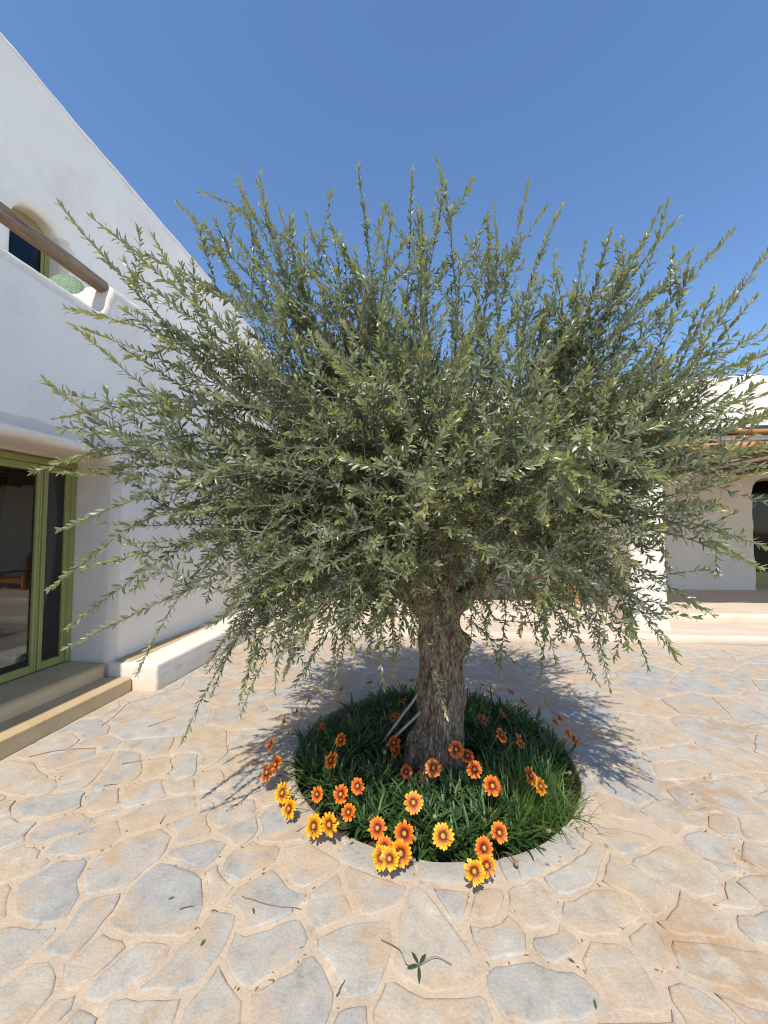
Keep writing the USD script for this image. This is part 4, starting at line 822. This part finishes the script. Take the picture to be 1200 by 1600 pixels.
# gazania flowers: each its own stalk and head
KIND = {'y': ((1.0, 0.52, 0.005), (0.98, 0.40, 0.004), (0.16, 0.035, 0.006)), 'm': ((0.98, 0.44, 0.006), (0.92, 0.22, 0.004), (0.15, 0.025, 0.006)), 'o': ((0.94, 0.30, 0.006), (0.86, 0.115, 0.004), (0.12, 0.014, 0.005)), 'r': ((0.80, 0.16, 0.006), (0.66, 0.06, 0.004), (0.10, 0.010, 0.005))}
PET = blade_template([(0.12, 0.20), (0.26, 0.30), (0.55, 0.48), (0.80, 0.47), (0.94, 0.28)], 0.18)
def srgb_ok(c):
    return np.array(c)
for kind in KIND:
    for var in range(2):
        cls = stage.CreateClassPrim(f'/World/gazania_head_{kind}{var}'); rf = np.random.default_rng(300 + var + 7 * ord(kind))
        n = 18 + var; A = PET[0]
        edge_c, mid_c, eye_c = map(np.array, KIND[kind])
        for k in range(n):
            az = 2 * np.pi * k / n + rf.normal(0, 0.05); e = math.radians(rf.normal(12, 9)); lay = 0.0012 * (k % 2)
            d = np.array([[math.cos(e) * math.cos(az), math.cos(e) * math.sin(az), math.sin(e)]]); nr = np.array([[-math.sin(e) * math.cos(az), -math.sin(e) * math.sin(az), math.cos(e)]]) + rf.normal(0, 0.09, (1, 3))
            V, F, _ = blades(PET, np.array([[0.005 * math.cos(az), 0.005 * math.sin(az), lay]]), d, nr, np.array([rf.normal(0.042, 0.002)]), np.array([rf.uniform(0.0125, 0.0150)]), np.zeros((1, 3)), np.array([rf.normal(0.35, 0.25)]))
            t = A[:, None]; w1 = np.clip((0.35 - t) / 0.05, 0, 1); w2 = np.clip((t - 0.42) / 0.48, 0, 1)
            col = (mid_c * (1 - w2) + edge_c * w2) * (1 - w1) + eye_c * w1
            mid = np.abs(PET[1])[:, None] < 0.01; col = np.where(mid & (t > 0.3) & (t < 0.62), col * [0.72, 0.45, 0.8], col)
            obj('petal', (V, F), 'petal', cls, smooth=True, tint=np.clip(col * rf.uniform(0.93, 1.05), 0, 1))
        m = trimesh.creation.icosphere(2); v = m.vertices * [0.0118, 0.0118, 0.0062] + [0, 0, 0.004]; v[:, 2] += 0.0028 * (meshkit.noise(v * 420, 3) - 0.4) * (v[:, 2] > 0.004)
        rr_ = np.linalg.norm(v[:, :2], axis=1); wr = np.clip((rr_ - 0.0062) / 0.003, 0, 1)[:, None]; wc = np.clip((0.0042 - rr_) / 0.002, 0, 1)[:, None]
        col = (np.array([0.80, 0.38, 0.02]) * (1 - wr) + np.array([0.30, 0.10, 0.01]) * wr) * (1 - wc) + np.array([0.52, 0.30, 0.04]) * wc
        obj('disc', (v, m.faces), 'petal', cls, smooth=True, tint=col)
        cup = trimesh.creation.revolve(np.array([(0.001, -0.017), (0.0055, -0.014), (0.0085, -0.004), (0.0105, 0.0015), (0.001, 0.002)]), 12)
        obj('cup', cup, 'green_bud', cls, smooth=40)
COLOR = {'y': 'bright yellow', 'm': 'golden yellow', 'o': 'orange', 'r': 'deep orange red'}
FL = [f.split(',') for f in '-1.082,3.216,.2,o -1.178,2.913,.17,o -1.160,2.630,.15,o -1.060,2.361,.13,o -1.034,2.427,.14,o -0.902,2.223,.11,y -0.826,2.132,.09,y -0.874,2.887,.16,r -0.677,2.716,.17,o -0.683,2.489,.16,o -0.689,2.211,.13,o -0.547,2.200,.15,o -0.461,2.252,.17,o -0.475,2.084,.14,o -0.640,2.004,.11,y -0.559,2.007,.125,y -0.133,2.145,.18,m -0.305,2.763,.15,r -0.295,2.752,.1,r -0.201,2.534,.1,r -0.346,3.184,.13,r -0.305,3.438,.15,r -0.898,3.619,.15,r -0.241,3.859,.17,r -0.653,3.765,.16,r -1.164,3.150,.14,r -0.303,1.983,.15,o -0.256,1.896,.13,o -0.169,1.995,.13,o -0.181,1.911,.1,m -0.268,1.874,.1,y -0.227,1.860,.11,y 0.021,1.965,.16,y 0.298,2.036,.15,o 0.213,1.944,.14,o 0.158,1.836,.12,y 0.219,1.898,.1,m 0.548,2.484,.17,o 0.591,2.422,.15,m 0.303,2.310,.2,o -0.029,2.480,.17,o 0.120,2.650,.2,o 0.192,2.676,.15,r 0.219,2.468,.19,o 0.524,3.314,.15,r 0.354,3.216,.14,r 0.449,2.910,.18,o 0.564,2.869,.17,o 0.430,3.866,.16,r 0.668,3.736,.16,r 0.732,3.532,.16,r 0.949,3.255,.17,o 0.925,3.273,.13,r 0.952,3.073,.15,o 0.983,3.018,.13,o 0.482,3.808,.12,r'.split()]
LABELS = '''orange gazania seen edge-on past the back left rim of the bed
orange gazania seen edge-on leaning left over the rim, above the pair of sideways flowers
small orange gazania seen edge-on leaning farthest left over the paving, upper one
yellow orange gazania leaning left, lower outer bloom of the touching sideways pair
orange gazania leaning left, upper inner bloom of the touching sideways pair
yellow gazania over the left paving, upper of the yellow left pair
yellow gazania over the left paving, lower of the yellow left pair
dark orange gazania half turned away in the shaded back left leaves
orange gazania on a tall pale stalk in the dark leaves left of the stakes
orange gazania alone among the left leaves between the shade and the front trio
orange gazania at the left edge of the leaves, leftmost of the front orange trio
orange gazania touching its neighbour, middle of the front orange trio
large deep orange gazania, top right bloom of the front orange trio
orange gazania with many short petals just under the front orange trio
yellow gazania, smaller and left one of the yellow twins over the front left kerb
yellow gazania, larger and right one of the yellow twins over the front left kerb
large golden yellow gazania standing alone in front of the trunk
dark red orange gazania in deep shade beside the burl of the trunk
dark red orange gazania tucked under another at the left foot of the trunk
small dark orange gazania low in the leaves below the left foot of the trunk
red orange gazania behind the crossing stakes left of the trunk
red orange gazania in shade above the stakes at the back of the bed
red gazania seen edge-on at the far back left rim of the bed
red orange gazania peeping past the left side of the trunk at the back
red orange gazania at the back of the bed left of the trunk and stakes
small closed red gazania over the back left leaves
orange gazania at the top of the dense cluster on the front kerb
orange gazania in the middle of the dense cluster on the front kerb
small orange gazania on its own to the right above the dense front cluster
golden gazania with red shading on the right of the dense front cluster
yellow gazania at the lower left of the dense cluster hanging over the kerb
yellow gazania at the bottom middle of the dense cluster hanging over the kerb
big bright yellow gazania standing alone at the front middle of the bed
orange gazania at the top of the right front group by the grass
orange gazania with a yellow eye in the middle of the right front group
big yellow gazania hanging lowest over the kerb in the right front group
golden gazania half hidden behind the lowest yellow one in the right front group
orange gazania, upper left bloom of the slanting pair in the grass on the right
golden orange gazania, lower right bloom of the slanting pair in the grass on the right
orange gazania rising from the grass tuft left of the slanting pair
orange gazania right in front of the foot of the trunk
orange gazania at the right foot of the trunk, first of the row of three
dark orange gazania partly covered by two others at the right foot of the trunk
bright orange gazania, lowest of the row of three at the right foot of the trunk
dark orange gazania in the shaded leaves at the back right, upper one
dark orange gazania facing left in the shade close behind the trunk on the right
orange gazania on a thin stalk above the tall grass blades right of the trunk
orange gazania tilted upwards beside the one above the tall grass blades
red gazania seen edge-on at the back rim just right of the trunk
red gazania seen edge-on at the back right rim, middle of three
red orange gazania turned away at the back right rim, lowest of three
orange gazania seen edge-on over the right paving, uppermost of that group
small red orange gazania behind the right paving group of sideways flowers
orange gazania seen edge-on over the right paving, large middle one
orange gazania seen edge-on over the right paving, lowest and farthest right
dull red gazania low behind the back right leaves beside the trunk
'''.strip().split('\n')
for k, (x, y, z, c) in enumerate(FL):
    hd = np.array([float(x), float(y), float(z)]); rf = np.random.default_rng(500 + k)
    rad = hd[:2] - BED; rl = np.linalg.norm(rad); ru = rad / max(rl, 1e-6)
    out = 0.25 + 0.85 * min(rl, 1.1); nrm = nrmz(np.array([ru[0] * out, ru[1] * out - 0.42, 0.86]) + rf.normal(0, 0.16, 3))
    t = thing('gazania_flower', LABELS[k] if k < len(LABELS) else None, 'flower', hd, 'gazania flowers in the round bed')
    foot = np.array([*(BED + ru * max(0.12, min(rl - 0.10, 0.86))), -0.10])
    if math.hypot(foot[0] - 0.02, foot[1] - 2.9) < 0.24:
        foot[:2] = np.array([0.02, 2.9]) + nrmz(foot[:2] - [0.02, 2.9]) * 0.25
    P = bez(foot, hd - nrm * 0.11 + [0, 0, 0.02], hd - nrm * 0.016, 10) - hd
    obj('stalk', trimesh.Trimesh(*tube(P, np.linspace(0.0026, 0.0022, 10), 6), process=False), 'green_bud', t, smooth=60)
    x_ = nrmz(np.cross([0.3, 1, 0.2], nrm)); y_ = np.cross(nrm, x_); a = rf.uniform(0, 6.28); x2 = x_ * math.cos(a) + y_ * math.sin(a); y2 = np.cross(nrm, x2); s = {'y': 1.05, 'm': 1.05, 'o': 1.0, 'r': 0.90}[c] * rf.uniform(0.88, 1.2)
    hx = UsdGeom.Xform.Define(stage, path_for('flower_head', t)); hx.AddTransformOp().Set(Gf.Matrix4d(*(x2 * s), 0, *(y2 * s), 0, *(nrm * s), 0, 0, 0, 0, 1))
    hx.GetPrim().GetReferences().AddInternalReference(f'/World/gazania_head_{c}{k % 2}'); hx.GetPrim().SetInstanceable(True)
# buds
BUDS = [((0.58, 2.22, 0.05), (0.47, 2.30), 'dead_bloom', 'withered brown gazania bloom over the kerb at the right front'), ((0.37, 1.99, 0.05), (0.30, 2.12), 'dead_bloom', 'withered brown gazania bloom lying over the front kerb stones'),
        ((-0.02, 2.17, 0.10), (-0.03, 2.25), 'green_bud', 'closed green bud behind the big front yellow flower'), ((-0.12, 2.02, 0.09), (-0.10, 2.12), 'green_bud', 'closed green bud at the front left of the bed'), ((0.36, 2.35, 0.14), (0.36, 2.42), 'green_bud', 'closed green bud in the middle of the grass tuft'),
        ((0.85, 2.72, 0.07), (0.76, 2.75), 'green_bud', 'closed green bud at the right edge of the bed'), ((-0.36, 2.66, 0.14), (-0.36, 2.72), 'green_bud', 'closed green bud left of the foot of the trunk'), ((-0.98, 2.5, 0.08), (-0.85, 2.55), 'green_bud', 'closed green bud at the left edge of the bed')]
for hd, ft, m_, lab in BUDS:
    hd = np.array(hd); t = thing('gazania_bud', lab, 'flower bud', hd); d = nrmz(hd - np.array([*ft, -0.1]))
    obj('stalk', trimesh.Trimesh(*tube(bez(np.array([*ft, -0.10]), np.array([*ft, 0.06]), hd, 8) - hd, 0.002, 6), process=False), 'twig' if m_ == 'dead_bloom' else 'green_bud', t, smooth=60)
    m = trimesh.creation.icosphere(2); v = m.vertices * [0.011, 0.011, 0.017]; v *= 1 + 0.25 * (meshkit.noise(v * 260, 2)[:, None] - 0.5); R = trimesh.geometry.align_vectors([0, 0, 1], d + [0.2, -0.4, 0])[:3, :3]
    obj('bloom', trimesh.Trimesh(v @ R.T, m.faces, process=False), m_, t, smooth=True)

# ------------------------------------------------------------------ litter on the stones
joints = sbox(-2.9, 0.9, 3.2, 4.8).difference(unary_union([p.buffer(-0.004) for p in ranked])).difference(Point(*BED).buffer(BR + 0.05)); jp = prep(joints); flakes = []
rl_ = np.random.default_rng(90)
while len(flakes) < 420:
    x, y = rl_.uniform(-2.9, 3.2), 0.9 + 3.9 * rl_.random() ** 1.3
    if jp.contains(Point(x, y)) and meshkit.noise(np.array([[x * 3, y * 3, 0.5]]), 8)[0] > 0.5:
        flakes.append((x, y))
fl_ = np.array(flakes); n = len(fl_); ph = rl_.uniform(0, 2 * np.pi, n); w = rl_.random((n, 1))
V, F, t = blades(OLIVE, np.c_[fl_, np.full(n, 0.0125)], np.c_[np.cos(ph), np.sin(ph), rl_.normal(0.05, 0.1, n)], np.c_[rl_.normal(0, 0.3, (n, 2)), np.ones(n)], rl_.uniform(0.008, 0.026, n), rl_.uniform(0.003, 0.006, n), np.array([0.16, 0.10, 0.05]) * (1 - w) + np.array([0.30, 0.22, 0.12]) * w, rl_.normal(0.5, 0.5, n))
obj('dry_litter', (V, F), 'bed_leaf', smooth=True, tint=t, label='small dry brown leaf bits caught in the joints of the paving', cat='leaf litter', kind='stuff')
def litter_leaf(name, x, y, ang, ln, lab, tint, group=None):
    z = 0.0185; d = np.array([[math.cos(ang), math.sin(ang), 0.05]])
    V, F, t = blades(OLIVE, np.array([[0, 0, 0.0]]), d, np.array([[0.1, 0.1, 1.0]]), np.array([ln]), np.array([ln * 0.26]), np.array([tint]), np.array([-0.3]))
    m = obj(name, (V, F), 'olive_leaf', smooth=True, tint=t, label=lab, cat='leaf', group=group); UsdGeom.Xformable(m).AddTranslateOp().Set(Gf.Vec3d(x, y, z))
LIT = [(-1.19, 1.63, 0.5, 'fallen green leaf on the big tan stone at the left front'), (-0.78, 1.62, 2.2, 'fallen dark leaf just below the long thin twig on the paving'), (-0.93, 1.47, 1.4, 'fallen green leaf on the grey stone near the bottom left'),
       (0.51, 1.61, 2.7, 'fallen pale green leaf on the sandy joint right of the sprig'), (0.53, 1.47, 1.5, 'fallen dark leaf at the very bottom of the paving on the right'), (0.54, 2.04, 2.9, 'fallen thin brown leaf on the stone below the withered bloom'), (0.87, 2.19, 2.3, 'fallen dark leaf in the joint right of the bed'), (-0.46, 2.03, 0.6, 'fallen dark leaf in the joint left of the front flowers')]
for x, y, a, lab in LIT:
    litter_leaf('fallen_leaf', x, y, a, 0.029, lab, (0.07, 0.095, 0.035) if 'brown' not in lab else (0.2, 0.15, 0.07))
TW = [([(-0.87, 1.69), (-0.74, 1.67), (-0.59, 1.67)], 'thin long brown twig lying on the stone left of centre'), ([(-1.11, 1.6), (-1.06, 1.62)], 'very short thin twig on the big tan stone'), ([(-0.36, 1.39), (-0.34, 1.44)], 'short curved twig across the joint near the bottom centre'), ([(-2.78, 2.93), (-2.82, 3.12), (-2.92, 3.39)], 'long dark twig lying beside the end of the low white wall'),
      ([(-2.92, 2.48), (-2.76, 2.59), (-2.55, 2.64)], 'long thin twig lying along the joint near the steps'), ([(-2.39, 2.98), (-2.27, 3.16)], 'straight dark twig lying right of the long twig by the wall'), ([(-2.19, 2.49), (-2.08, 2.55)], 'straight short twig across the joint on the far left paving'), ([(-2.12, 2.27), (-2.04, 2.3)], 'short twig lying in the joint on the left paving'), ([(-1.54, 2.03), (-1.55, 2.09)], 'tiny twig standing out in the joint left of the tree shadow')]
for P, lab in TW:
    P = np.array([(*p, 0.0165) for p in P]); P = catmull(P, 6) if len(P) > 2 else np.linspace(P[0], P[1], 6); c = P.mean(0); P = P + rb.normal(0, 0.0012, P.shape) * [1, 1, 0.5]
    m = obj('fallen_twig', trimesh.Trimesh(*tube(P - c, np.linspace(0.0022, 0.0012, len(P)), 5), process=False), 'twig', smooth=60, label=lab, cat='twig'); UsdGeom.Xformable(m).AddTranslateOp().Set(Gf.Vec3d(*map(float, c)))
sp = thing('olive_sprig', 'small fallen olive sprig with four green leaves and a curved stem on the front paving', 'sprig', (-0.075, 1.515, 0.022))
P = catmull([(-0.155, 0.075, 0), (-0.08, 0.045, 0.004), (-0.045, -0.005, 0.006), (0.0, 0.0, 0.006)], 6); obj('stem', trimesh.Trimesh(*tube(P, 0.0016, 5), process=False), 'twig', sp, smooth=60)
P = catmull([(0.0, 0.0, 0.006), (0.06, 0.03, 0.012), (0.12, 0.02, 0.004)], 6); obj('stem', trimesh.Trimesh(*tube(P, 0.0013, 5), process=False), 'twig', sp, smooth=60)
for a, l in ((1.05, 0.05), (2.2, 0.055), (3.5, 0.05), (4.75, 0.06)):
    V, F, t = blades(OLIVE, np.array([[0.0, 0, 0.006]]), np.array([[math.cos(a), math.sin(a), 0.12]]), np.array([[0.05, 0, 1.0]]), np.array([l]), np.array([0.0125]), np.array([[0.045, 0.075, 0.03]]), np.array([0.3]))
    obj('leaf', (V, F), 'olive_leaf', sp, smooth=True, tint=t)
